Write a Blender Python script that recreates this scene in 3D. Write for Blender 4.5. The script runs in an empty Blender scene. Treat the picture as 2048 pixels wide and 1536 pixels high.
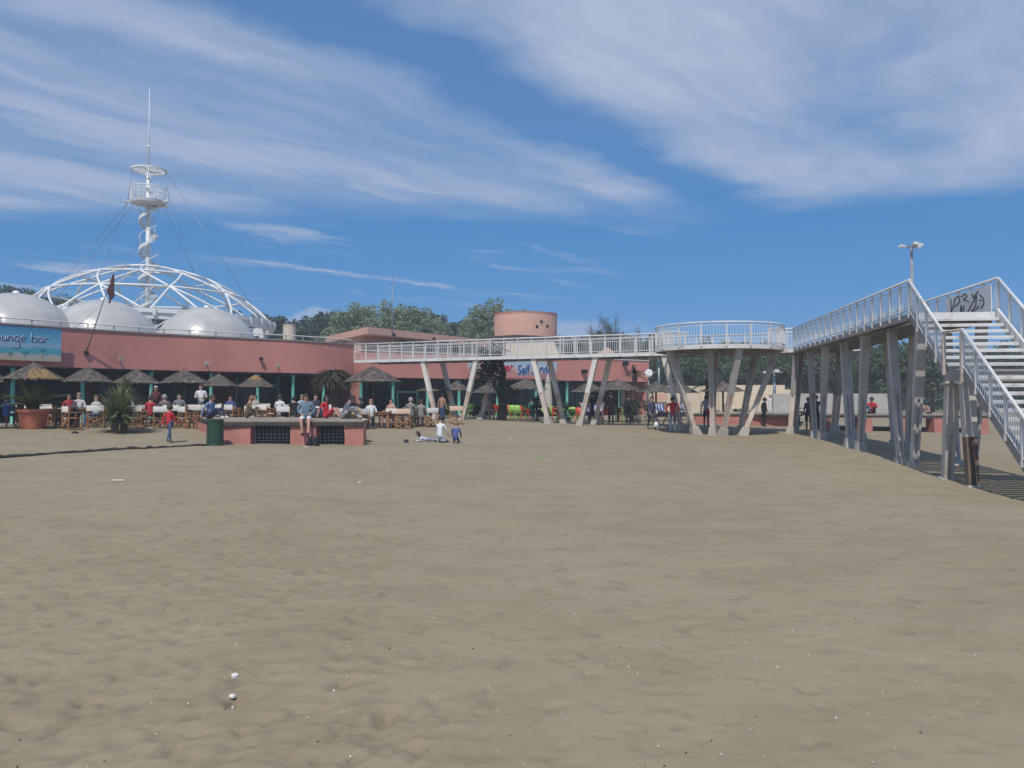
import bpy, bmesh, math, random
import numpy as np
from mathutils import Vector, Matrix
R = math.radians
random.seed(7); RNG = np.random.default_rng(11)
scene = bpy.context.scene
COL = scene.collection
# ---------------------------------------------------------------- camera
FPX, HOR, CAMZ = 1600.0, 800.0, 1.70           # focal length in photo pixels, horizon row, eye height
PITCH = math.atan((HOR - 768.0) / FPX)
cam = bpy.data.cameras.new("camera"); camo = bpy.data.objects.new("camera", cam); COL.objects.link(camo)
cam.sensor_width = 36.0; cam.lens = 36.0 * FPX / 2048.0
cam.clip_start = 0.1; cam.clip_end = 9000
camo.location = (0, 0, CAMZ); camo.rotation_euler = (math.pi / 2 + PITCH, 0, 0)
scene.camera = camo
def P(px, py, Y):
    """point at depth Y seen at photo pixel (px, py)"""
    a = (px - 1024) / FPX; b = (768 - py) / FPX
    d = Vector((a, math.cos(PITCH) - math.sin(PITCH) * b, math.sin(PITCH) + math.cos(PITCH) * b))
    return Vector((0, 0, CAMZ)) + d * (Y / d.y)
def PX(px, Y): return (px - 1024) / FPX * Y
def PZ(py, Y): return CAMZ + (HOR - py) / FPX * Y
# ---------------------------------------------------------------- light
SUN_EL, SUN_AZ = 55.0, 193.0                    # degrees; azimuth clockwise from +Y
sv = Vector((math.sin(R(SUN_AZ)) * math.cos(R(SUN_EL)), math.cos(R(SUN_AZ)) * math.cos(R(SUN_EL)), math.sin(R(SUN_EL))))
sl = bpy.data.lights.new("sun", 'SUN'); sl.energy = 3.3; sl.angle = R(0.53); sl.color = (1.0, 0.95, 0.87)
so = bpy.data.objects.new("sun", sl); COL.objects.link(so); so.location = (-20, -40, 60)
so.rotation_euler = (-sv).to_track_quat('-Z', 'Y').to_euler()
vs = scene.view_settings
vs.view_transform = 'Standard'; vs.look = 'None'; vs.exposure = 0.12; vs.gamma = 1.0; vs.use_curve_mapping = False
# ---------------------------------------------------------------- sky
world = bpy.data.worlds.new("World"); scene.world = world; world.use_nodes = True
def build_world():
    nt = world.node_tree; nt.nodes.clear(); N = nt.nodes; L = nt.links
    def val(n, i, x):
        if isinstance(x, (int, float)): n.inputs[i].default_value = x
        else: L.new(x, n.inputs[i])
    def m(op, a, b=0.0, c=None, clamp=False):
        n = N.new('ShaderNodeMath'); n.operation = op; n.use_clamp = clamp
        val(n, 0, a); val(n, 1, b)
        if c is not None: val(n, 2, c)
        return n.outputs[0]
    def smooth(x, lo, hi):
        n = N.new('ShaderNodeMapRange'); n.interpolation_type = 'SMOOTHSTEP'
        val(n, 0, x); n.inputs[1].default_value = lo; n.inputs[2].default_value = hi
        return n.outputs[0]
    def bump(x, c, w):                                   # soft band around c
        return m('EXPONENT', m('MULTIPLY', m('POWER', m('DIVIDE', m('SUBTRACT', x, c), w), 2.0), -1.0))
    def noise(v, s, det=4, rough=.55, dist=0.0):
        n = N.new('ShaderNodeTexNoise'); n.inputs['Scale'].default_value = s; n.inputs['Detail'].default_value = det
        n.inputs['Roughness'].default_value = rough; n.inputs['Distortion'].default_value = dist
        L.new(v, n.inputs['Vector']); return n.outputs[0]
    def comb(x, y, z=0.0):
        n = N.new('ShaderNodeCombineXYZ'); val(n, 0, x); val(n, 1, y); val(n, 2, z); return n.outputs[0]
    tc = N.new('ShaderNodeTexCoord'); sep = N.new('ShaderNodeSeparateXYZ'); L.new(tc.outputs['Generated'], sep.inputs[0])
    x, y, z = sep.outputs
    zz = m('MAXIMUM', z, 0.02)
    u = m('DIVIDE', x, zz); v = m('DIVIDE', y, zz)       # position on a flat cloud sheet overhead
    q0 = m('SUBTRACT', m('MULTIPLY', u, .78), m('MULTIPLY', v, .62))     # across the streaks
    p = m('ADD', m('MULTIPLY', u, .62), m('MULTIPLY', v, .78))           # along the streaks
    warp = m('MULTIPLY', m('SUBTRACT', noise(comb(u, v), 1.3, 3), .5), .55)
    q = m('ADD', m('ADD', q0, warp), m('MULTIPLY', m('SUBTRACT', noise(comb(u, v, 7.7), 4.5, 6, .6), .5), .16))
    streak = noise(comb(m('MULTIPLY', p, .42), m('MULTIPLY', q, 1.9), 3.1), 1.35, 5, .5, .25)
    soft = noise(comb(m('MULTIPLY', p, .8), m('MULTIPLY', q, 1.2), 9.3), 1.1, 4, .55, .2)
    right = m('MULTIPLY', smooth(q, -1.66, -1.28), m('SUBTRACT', 1.0, m('MULTIPLY', smooth(q, -.75, .4), .5)))
    gap2 = m('MULTIPLY', bump(q, -.72, .13), bump(p, 3.35, .5))           # small blue window at the right
    right = m('SUBTRACT', right, m('MULTIPLY', gap2, .55), clamp=True)
    left = m('MULTIPLY', m('SUBTRACT', 1.0, smooth(q, -2.0, -1.66)), 1.0)
    left = m('MULTIPLY', left, m('ADD', .42, m('MULTIPLY', smooth(streak, .30, .66), .52)))
    right = m('MULTIPLY', right, m('ADD', .45, m('MULTIPLY', smooth(soft, .28, .66), .65)))
    band = m('MAXIMUM', left, right)
    vedge = m('ADD', v, m('MULTIPLY', m('SUBTRACT', noise(comb(u, v, 5.0), .9, 4), .5), 1.5))
    vedge = m('ADD', vedge, m('MULTIPLY', smooth(u, .9, 2.4), 0.75))
    low = m('SUBTRACT', 1.0, smooth(vedge, 3.75, 4.75))
    dens = m('MULTIPLY', band, low)
    wisp = m('MULTIPLY', m('MULTIPLY', smooth(noise(comb(m('MULTIPLY', p, .42), m('MULTIPLY', q, 1.35), 14.0), 1.0, 6, .55, .3), .53, .70),
             m('MULTIPLY', smooth(v, 4.0, 4.8), m('SUBTRACT', 1.0, smooth(v, 6.5, 9.5)))), m('SUBTRACT', 1.0, smooth(u, .2, 1.2)))
    dens = m('MAXIMUM', dens, m('MULTIPLY', wisp, .85))
    # cumulus tops low above the horizon
    az = m('DIVIDE', x, m('MAXIMUM', y, .05)); el = m('DIVIDE', z, m('MAXIMUM', y, .05))
    cn = noise(comb(m('MULTIPLY', az, 1.0), m('MULTIPLY', el, 1.4), 2.0), 26, 5, .55)
    hump = m('MAXIMUM', m('MULTIPLY', bump(az, -.245, .045), .026), m('MULTIPLY', bump(az, .075, .05), .012))
    hump = m('MAXIMUM', hump, m('MULTIPLY', bump(az, .16, .06), .006))
    top = m('ADD', m('ADD', .093, hump), m('MULTIPLY', m('SUBTRACT', cn, .5), .03))
    cum = m('MULTIPLY', smooth(m('SUBTRACT', top, el), 0.0, .009), smooth(hump, .002, .012))
    cum = m('MULTIPLY', cum, smooth(y, .05, .3))
    fib = noise(comb(m('MULTIPLY', p, .8), m('MULTIPLY', m('ADD', q0, m('MULTIPLY', warp, .35)), 4.0), 21.0), 2.0, 5, .55, .0)
    dens = m('MULTIPLY', dens, m('ADD', .80, m('MULTIPLY', smooth(fib, .28, .72), .20)))
    dens = m('MAXIMUM', dens, m('MULTIPLY', m('SUBTRACT', 1.0, smooth(v, 2.6, 4.6)), .14))
    dens = m('MULTIPLY', dens, .92)
    dens = m('MAXIMUM', dens, m('MULTIPLY', cum, .55), clamp=True)
    sky = N.new('ShaderNodeTexSky'); sky.sky_type = 'NISHITA'; sky.sun_disc = False
    sky.sun_elevation = R(SUN_EL); sky.sun_rotation = R(SUN_AZ)
    sky.altitude = 800; sky.air_density = 1.2; sky.dust_density = 0.2; sky.ozone_density = 1.2
    L.new(comb(x, y, m('ADD', m('MULTIPLY', m('MAXIMUM', z, 0.0), .55), .26)), sky.inputs['Vector'])
    hs = N.new('ShaderNodeHueSaturation'); hs.inputs['Saturation'].default_value = 1.42; hs.inputs['Value'].default_value = 1.0
    L.new(sky.outputs[0], hs.inputs['Color'])
    b1 = N.new('ShaderNodeBackground'); L.new(hs.outputs[0], b1.inputs[0]); b1.inputs[1].default_value = 0.124
    b2 = N.new('ShaderNodeBackground'); b2.inputs[0].default_value = (.41, .475, .62, 1); b2.inputs[1].default_value = 1.0
    mx = N.new('ShaderNodeMixShader'); L.new(dens, mx.inputs[0]); L.new(b1.outputs[0], mx.inputs[1]); L.new(b2.outputs[0], mx.inputs[2])
    out = N.new('ShaderNodeOutputWorld'); L.new(mx.outputs[0], out.inputs[0])
build_world()
# ---------------------------------------------------------------- materials
MATS = {}
def mat(name, col, rough=.7, var=.15, scale=3.0, bump=0.0, bscale=30.0, metal=0.0, spec=.4, coat=0.0, trans=0.0, island=0.0,
        col2=None, stain=None, stain_amt=.0, stain_scale=1.2, stretch=None, space='Object'):
    if name in MATS: return MATS[name]
    m = bpy.data.materials.new(name); m.use_nodes = True; nt = m.node_tree; N = nt.nodes; L = nt.links
    b = N['Principled BSDF']
    tc = N.new('ShaderNodeTexCoord'); vec = tc.outputs[space]
    if stretch:
        mp = N.new('ShaderNodeMapping'); mp.inputs['Scale'].default_value = stretch; L.new(vec, mp.inputs[0]); vec = mp.outputs[0]
    nz = N.new('ShaderNodeTexNoise'); nz.inputs['Scale'].default_value = scale; nz.inputs['Detail'].default_value = 5
    L.new(vec, nz.inputs['Vector'])
    ra = N.new('ShaderNodeValToRGB')
    c1 = [c * (1 - var) for c in col]; c2 = [min(1, c * (1 + var)) for c in (col2 or col)]
    ra.color_ramp.elements[0].position = .3; ra.color_ramp.elements[1].position = .7
    ra.color_ramp.elements[0].color = (*c1, 1); ra.color_ramp.elements[1].color = (*c2, 1)
    L.new(nz.outputs[0], ra.inputs[0]); out = ra.outputs[0]
    if stain:
        n2 = N.new('ShaderNodeTexNoise'); n2.inputs['Scale'].default_value = stain_scale; n2.inputs['Detail'].default_value = 8; n2.inputs['Roughness'].default_value = .65
        mp2 = N.new('ShaderNodeMapping'); mp2.inputs['Scale'].default_value = (1, 1, .35); mp2.inputs['Location'].default_value = (7, 3, 1)
        L.new(tc.outputs[space], mp2.inputs[0]); L.new(mp2.outputs[0], n2.inputs['Vector'])
        mr = N.new('ShaderNodeMapRange'); mr.inputs[1].default_value = .55; mr.inputs[2].default_value = .72; mr.inputs[4].default_value = stain_amt
        L.new(n2.outputs[0], mr.inputs[0])
        mix = N.new('ShaderNodeMix'); mix.data_type = 'RGBA'; L.new(mr.outputs[0], mix.inputs[0]); L.new(out, mix.inputs[6]); mix.inputs[7].default_value = (*stain, 1)
        out = mix.outputs[2]
    if island:
        g = N.new('ShaderNodeNewGeometry'); hs = N.new('ShaderNodeHueSaturation')
        mr = N.new('ShaderNodeMapRange'); mr.inputs[3].default_value = 1 - island; mr.inputs[4].default_value = 1 + island
        L.new(g.outputs['Random Per Island'], mr.inputs[0]); L.new(mr.outputs[0], hs.inputs['Value']); L.new(out, hs.inputs['Color']); out = hs.outputs[0]
    L.new(out, b.inputs['Base Color'])
    b.inputs['Roughness'].default_value = rough; b.inputs['Metallic'].default_value = metal; b.inputs['Specular IOR Level'].default_value = spec
    b.inputs['Coat Weight'].default_value = coat; b.inputs['Coat Roughness'].default_value = .12
    if bump:
        bn = N.new('ShaderNodeTexNoise'); bn.inputs['Scale'].default_value = bscale; bn.inputs['Detail'].default_value = 6
        L.new(vec, bn.inputs['Vector'])
        bp = N.new('ShaderNodeBump'); bp.inputs['Strength'].default_value = bump; bp.inputs['Distance'].default_value = .02
        L.new(bn.outputs[0], bp.inputs['Height']); L.new(bp.outputs[0], b.inputs['Normal'])
    if trans:
        tr = N.new('ShaderNodeBsdfTranslucent'); L.new(out, tr.inputs[0]); ms = N.new('ShaderNodeMixShader'); ms.inputs[0].default_value = trans
        L.new(b.outputs[0], ms.inputs[1]); L.new(tr.outputs[0], ms.inputs[2]); L.new(ms.outputs[0], N['Material Output'].inputs[0])
    MATS[name] = m; return m
def glass(name, col, rough=.05, alpha=.35):
    if name in MATS: return MATS[name]
    m = bpy.data.materials.new(name); m.use_nodes = True; nt = m.node_tree; b = nt.nodes['Principled BSDF']
    b.inputs['Base Color'].default_value = (*col, 1); b.inputs['Roughness'].default_value = rough
    tr = nt.nodes.new('ShaderNodeBsdfTransparent'); ms = nt.nodes.new('ShaderNodeMixShader'); ms.inputs[0].default_value = alpha
    nt.links.new(tr.outputs[0], ms.inputs[1]); nt.links.new(b.outputs[0], ms.inputs[2]); nt.links.new(ms.outputs[0], nt.nodes['Material Output'].inputs[0])
    MATS[name] = m; return m
WHITE = mat('white_paint', (.62, .62, .60), .45, .08, 2.0, .05, 60, stain=(.30, .17, .09), stain_amt=.55, stain_scale=2.2)
WHITEC = mat('white_paint_clean', (.72, .72, .70), .4, .05, 2.0)
GREYP = mat('grey_weathered_steel', (.27, .26, .245), .55, .18, 1.5, .08, 40, stain=(.20, .11, .07), stain_amt=.6, stain_scale=1.3)
RUSTY = mat('worn_primer_paint', (.52, .42, .34), .6, .12, 1.5, .1, 40, stain=(.30, .15, .09), stain_amt=.8, stain_scale=1.6, col2=(.58, .51, .44))
CONC = mat('concrete', (.40, .37, .32), .9, .15, 4, .3, 30)
PINK = mat('pink_plaster', (.55, .228, .185), .85, .08, .7, .12, 60, stain=(.38, .165, .14), stain_amt=.6, stain_scale=.8)
PINKPALE = mat('pale_pink_plaster', (.62, .36, .27), .85, .06, .8, .1, 50)
PINKPIER = mat('pier_pink_plaster', (.45, .19, .155), .9, .12, 3, .3, 18, stain=(.30, .15, .12), stain_amt=.5, stain_scale=3)
CREAM = mat('cream_render', (.60, .50, .37), .9, .06, 1.5, .1, 30)
CHIM = mat('chimney_render', (.58, .48, .37), .85, .06, 2)
DOMEM = mat('dome_shell', (.43, .42, .40), .27, .10, 1.1, .0, 40, spec=.6, coat=0, stain=(.33, .31, .28), stain_amt=.5, stain_scale=1.1)
TEAL = mat('teal_paint', (.15, .46, .38), .45, .08, 4)
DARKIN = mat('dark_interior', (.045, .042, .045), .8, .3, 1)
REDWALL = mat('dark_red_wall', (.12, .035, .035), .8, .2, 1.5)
ROOFG = mat('roof_felt', (.30, .29, .28), .9, .15, 2, .2, 20)
GLASSD = mat('dark_glass', (.018, .022, .028), .12, .2, .5, spec=.5)
WOOD = mat('warm_wood', (.34, .16, .065), .6, .25, 6, stretch=(1, 1, 6))
WOODD = mat('grey_wood', (.29, .245, .19), .85, .25, 4, .3, 25, stretch=(1, 5, 1))
WOODEDGE = mat('dark_wood_edge', (.055, .05, .045), .85, .3, 4, .3, 25)
CANVAS = mat('white_canvas', (.52, .50, .46), .9, .06, 8, .1, 80)
CANVAST = mat('tan_canvas', (.52, .36, .26), .9, .08, 8)
THATCH = mat('grey_thatch', (.085, .068, .056), .95, .35, 5, .4, 60, island=.35, col2=(.125, .105, .09))
THATCHY = mat('golden_thatch', (.26, .165, .07), .95, .25, 6, .4, 60, island=.3)
POLE = mat('pole_wood', (.13, .10, .08), .9, .25, 4)
TERRA = mat('terracotta', (.42, .13, .07), .75, .15, 5, .1, 30)
BINM = mat('bin_green', (.018, .055, .032), .45, .15, 6)
GREEN = mat('lime_plastic', (.27, .50, .09), .45, .05, 3)
REDP = mat('red_plastic', (.62, .075, .035), .4, .05, 3)
STEEL = mat('cable_steel', (.22, .24, .27), .4, .1, 3, metal=.6)
BLACKM = mat('black_matt', (.015, .015, .018), .7, .2, 6)
LEAFP = mat('leaf_poplar', (.20, .26, .135), .7, .3, .5, island=.35, trans=.3, col2=(.26, .31, .20))
LEAFD = mat('leaf_pine', (.035, .070, .042), .8, .35, .3, island=.4, trans=.15, col2=(.05, .085, .045))
LEAFM = mat('leaf_mixed', (.065, .105, .05), .75, .35, .4, island=.4, trans=.25, col2=(.10, .13, .065))
TWIG = mat('bare_twig', (.115, .105, .105), .9, .25, 1, island=.3)
BARK = mat('bark', (.10, .075, .055), .95, .3, 6, .6, 20)
BARKD = mat('bark_dark', (.035, .03, .026), .95, .3, 6, .6, 20)
YUCCA = mat('yucca_leaf', (.17, .20, .08), .55, .3, 3, island=.4, trans=.15)
PALML = mat('palm_leaf', (.055, .09, .03), .55, .3, 3, island=.4, trans=.15)
SHRUB = mat('shrub_leaf', (.03, .06, .025), .7, .3, 2, island=.5, trans=.15)
SKIN = mat('skin', (.48, .27, .19), .55, .08, 8)
SOIL = mat('soil', (.06, .045, .03), .95, .3, 8)
def plain(name, c, rough=.85): return mat(name, c, rough, .12, 9, .08, 120)
# ---------------------------------------------------------------- helpers
def link(name, me, material=None, parent=None, loc=None, smooth=False):
    o = bpy.data.objects.new(name, me); COL.objects.link(o)
    if material is not None and not me.materials:
        for mm in (material if isinstance(material, (list, tuple)) else [material]): me.materials.append(mm)
    if parent is not None: o.parent = parent
    if loc is not None: o.location = loc
    return o
class MB:
    """collects shapes, then becomes ONE mesh object"""
    def __init__(s): s.v = []; s.f = []; s.m = []; s.sm = []
    def add(s, vs, fs, mi=0, smooth=False):
        o = len(s.v); s.v += [tuple(v) for v in vs]
        for f in fs: s.f.append(tuple(i + o for i in f)); s.m.append(mi); s.sm.append(smooth)
    def box(s, c, size, rz=0.0, mi=0, M=None):
        x, y, z = (d / 2 for d in size); ca, sa = math.cos(rz), math.sin(rz)
        vs = []
        for dz in (-z, z):
            for dx, dy in ((-x, -y), (x, -y), (x, y), (-x, y)):
                p = Vector((c[0] + dx * ca - dy * sa, c[1] + dx * sa + dy * ca, c[2] + dz)); vs.append(M @ p if M else p)
        s.add(vs, [(3, 2, 1, 0), (4, 5, 6, 7), (0, 1, 5, 4), (1, 2, 6, 5), (2, 3, 7, 6), (3, 0, 4, 7)], mi)
    def bar(s, p0, p1, w, d, side=None, mi=0, w1=None, d1=None):
        p0, p1 = Vector(p0), Vector(p1); t = (p1 - p0).normalized()
        if side is None: side = Vector((0, 0, 1)).cross(t) if abs(t.z) < .95 else Vector((1, 0, 0))
        sx = Vector(side); sx = (sx - t * sx.dot(t)).normalized(); sy = t.cross(sx)
        w1 = w if w1 is None else w1; d1 = d if d1 is None else d1; vs = []
        for p, a, b in ((p0, w, d), (p1, w1, d1)):
            for i, j in ((-1, -1), (1, -1), (1, 1), (-1, 1)): vs.append(p + sx * (i * a / 2) + sy * (j * b / 2))
        s.add(vs, [(3, 2, 1, 0), (4, 5, 6, 7), (0, 1, 5, 4), (1, 2, 6, 5), (2, 3, 7, 6), (3, 0, 4, 7)], mi)
    def tube(s, pts, r, n=6, mi=0, closed=False, caps=True, smooth=True):
        pts = [Vector(p) for p in pts]; k = len(pts); rr = r if isinstance(r, (list, tuple)) else [r] * k
        rings = []; prev = None
        for i, p in enumerate(pts):
            a = pts[(i - 1) % k] if (closed or i > 0) else pts[i]; b = pts[(i + 1) % k] if (closed or i < k - 1) else pts[i]
            t = (b - a).normalized() if (b - a).length > 1e-9 else Vector((0, 0, 1))
            if prev is None:
                ref = Vector((0, 0, 1)) if abs(t.z) < .9 else Vector((1, 0, 0)); sx = ref.cross(t).normalized()
            else:
                sx = prev - t * prev.dot(t); sx = sx.normalized() if sx.length > 1e-6 else Vector((1, 0, 0))
            prev = sx; sy = t.cross(sx)
            rings.append([p + sx * (rr[i] * math.cos(2 * math.pi * j / n)) + sy * (rr[i] * math.sin(2 * math.pi * j / n)) for j in range(n)])
        vs = [v for g in rings for v in g]; fs = []
        for i in range(k if closed else k - 1):
            i2 = (i + 1) % k
            for j in range(n): fs.append((i * n + j, i * n + (j + 1) % n, i2 * n + (j + 1) % n, i2 * n + j))
        if caps and not closed: fs.append(tuple(range(n - 1, -1, -1))); fs.append(tuple((k - 1) * n + j for j in range(n)))
        s.add(vs, fs, mi, smooth)
    def lathe(s, prof, c=(0, 0, 0), n=24, mi=0, smooth=True, cap0=False, cap1=False, jit=0.0):
        vs = []; fs = []; k = len(prof)
        for (r, z) in prof:
            for j in range(n):
                a = 2 * math.pi * j / n; q = r * (1 + jit * random.uniform(-1, 1)) if jit else r
                vs.append((c[0] + q * math.cos(a), c[1] + q * math.sin(a), c[2] + z + (jit * random.uniform(-1, 1) * .4 if jit else 0)))
        for i in range(k - 1):
            for j in range(n): fs.append((i * n + j, i * n + (j + 1) % n, (i + 1) * n + (j + 1) % n, (i + 1) * n + j))
        if cap0: fs.append(tuple(range(n - 1, -1, -1)))
        if cap1: fs.append(tuple((k - 1) * n + j for j in range(n)))
        s.add(vs, fs, mi, smooth)
    def ball(s, c, r, nu=10, nv=7, mi=0, rot=None):
        r = r if isinstance(r, (tuple, list)) else (r, r, r); vs = []; fs = []
        for i in range(nv + 1):
            th = math.pi * i / nv
            for j in range(nu):
                a = 2 * math.pi * j / nu; p = Vector((r[0] * math.sin(th) * math.cos(a), r[1] * math.sin(th) * math.sin(a), r[2] * math.cos(th)))
                if rot: p = rot @ p
                vs.append(Vector(c) + p)
        for i in range(nv):
            for j in range(nu): fs.append((i * nu + j, (i + 1) * nu + j, (i + 1) * nu + (j + 1) % nu, i * nu + (j + 1) % nu))
        s.add(vs, fs, mi, True)
    def prism(s, poly, z0, z1, mi=0):
        n = len(poly); vs = [(p[0], p[1], z0) for p in poly] + [(p[0], p[1], z1) for p in poly]
        fs = [tuple(range(n - 1, -1, -1)), tuple(range(n, 2 * n))] + [(i, (i + 1) % n, n + (i + 1) % n, n + i) for i in range(n)]
        s.add(vs, fs, mi)
    def quad(s, a, b, c, d, mi=0): s.add([a, b, c, d], [(0, 1, 2, 3)], mi)
    def mesh(s, name, mats=None, off=None):
        me = bpy.data.meshes.new(name); vv = s.v
        if off is not None: vv = [(a - off[0], b - off[1], c - off[2]) for a, b, c in vv]
        me.from_pydata(vv, [], s.f)
        if mats is not None:
            for mm in (mats if isinstance(mats, (list, tuple)) else [mats]): me.materials.append(mm)
        me.polygons.foreach_set('material_index', s.m); me.polygons.foreach_set('use_smooth', s.sm); me.update()
        return me
    def build(s, name, mats, parent=None, kind=None):
        """world-space shapes under a parent that only has a location"""
        off = Vector((0, 0, 0)); q = parent
        while q is not None: off = off + q.location; q = q.parent
        o = link(name, s.mesh(name, mats, off), None, parent)
        if kind: o['kind'] = kind
        return o
def np_mesh(name, v, quads, mats, smooth=False):
    me = bpy.data.meshes.new(name); v = np.asarray(v, np.float32); quads = np.asarray(quads, np.int32); n = len(quads); k = quads.shape[1]
    me.vertices.add(len(v)); me.vertices.foreach_set('co', v.ravel())
    me.loops.add(n * k); me.loops.foreach_set('vertex_index', quads.ravel())
    me.polygons.add(n); me.polygons.foreach_set('loop_start', np.arange(0, n * k, k, dtype=np.int32)); me.polygons.foreach_set('loop_total', np.full(n, k, np.int32))
    if smooth: me.polygons.foreach_set('use_smooth', np.ones(n, bool))
    for mm in (mats if isinstance(mats, (list, tuple)) else [mats]): me.materials.append(mm)
    me.update(calc_edges=True); return me
def tag(o, label=None, cat=None, group=None, kind=None):
    if label: o['label'] = label
    if cat: o['category'] = cat
    if group: o['group'] = group
    if kind: o['kind'] = kind
    return o
def thing(name, label, cat, loc=(0, 0, 0), rz=0.0, group=None):
    o = bpy.data.objects.new(name, None); COL.objects.link(o); o.location = loc; o.rotation_euler = (0, 0, rz); o.empty_display_size = .2
    return tag(o, label, cat, group)
def copy_tree(o, parent=None):
    c = o.copy(); COL.objects.link(c); c.parent = parent
    for ch in list(o.children): copy_tree(ch, c)
    return c
class Proto:
    """first use moves the original, later uses copy it with its parts"""
    def __init__(s, root): s.root = root; s.used = False
    def put(s, loc, rz=0.0, label=None, group=None, scale=1.0, name=None):
        if s.used: o = copy_tree(s.root)
        else: o = s.root; s.used = True
        o.location = loc; o.rotation_euler = (0, 0, rz); o.scale = (scale, scale, scale) if not isinstance(scale, tuple) else scale
        if label: o['label'] = label
        if group: o['group'] = group
        return o
ORD = "first second third fourth fifth sixth seventh eighth ninth tenth eleventh twelfth thirteenth fourteenth fifteenth sixteenth seventeenth eighteenth nineteenth twentieth".split()
# leaf cloud: many small quads scattered through clumps
def leaf_quads(cent, size, flat=0.0, aspect=1.0):
    n = len(cent); d1 = RNG.normal(size=(n, 3)); d1[:, 2] *= (1 - flat); d1 /= np.linalg.norm(d1, axis=1)[:, None]
    d2 = np.cross(d1, RNG.normal(size=(n, 3))); d2 /= np.linalg.norm(d2, axis=1)[:, None]
    s = (size * RNG.uniform(.55, 1.25, n))[:, None]
    a = d1 * s * .5 * aspect; b = d2 * s * .5
    v = np.stack([cent - a, cent - b * .9, cent + a, cent + b * .9], 1).reshape(-1, 3)
    return v, np.arange(4 * n).reshape(n, 4)
def crown_points(rx, ry, rz, clumps, per, cr, lean=0.0, taper=0.0):
    pts = []
    for _ in range(clumps):
        while True:
            p = RNG.uniform(-1, 1, 3)
            if .15 < np.linalg.norm(p) < 1: break
        w = 1 - taper * max(0, p[2])
        c = np.array([p[0] * rx * w, p[1] * ry * w, p[2] * rz]); r = cr * RNG.uniform(.6, 1.3)
        k = int(per * RNG.uniform(.6, 1.3)); q = RNG.normal(size=(k, 3)); q /= np.linalg.norm(q, axis=1)[:, None]
        q *= (r * RNG.uniform(.35, 1.0, k) ** .5)[:, None]; q[:, 2] *= .75
        pts.append(c + q)
    return np.concatenate(pts)
# ---------------------------------------------------------------- ground shape
_gv = np.array([-400, 0, 6, 12, 15.4, 17, 22, 26.6, 33, 39, 41.5, 45, 60]); _gz = np.array([-.3, -.22, -.24, -.25, -.16, -.08, .05, .14, .21, .46, .60, .64, .64])
def gz(x, y):
    x = np.asarray(x, float); y = np.asarray(y, float)
    g = np.interp(y - .6 * x, _gv, _gz); t = np.clip((x + 4) / 10, 0, 1); t = t * t * (3 - 2 * t); g = np.minimum(g, .64 - .26 * t)
    f = np.clip((y - 70) / 30, 0, 1); return g * (1 - f) + .45 * f
def G(x, y): return float(gz(x, y))
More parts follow.
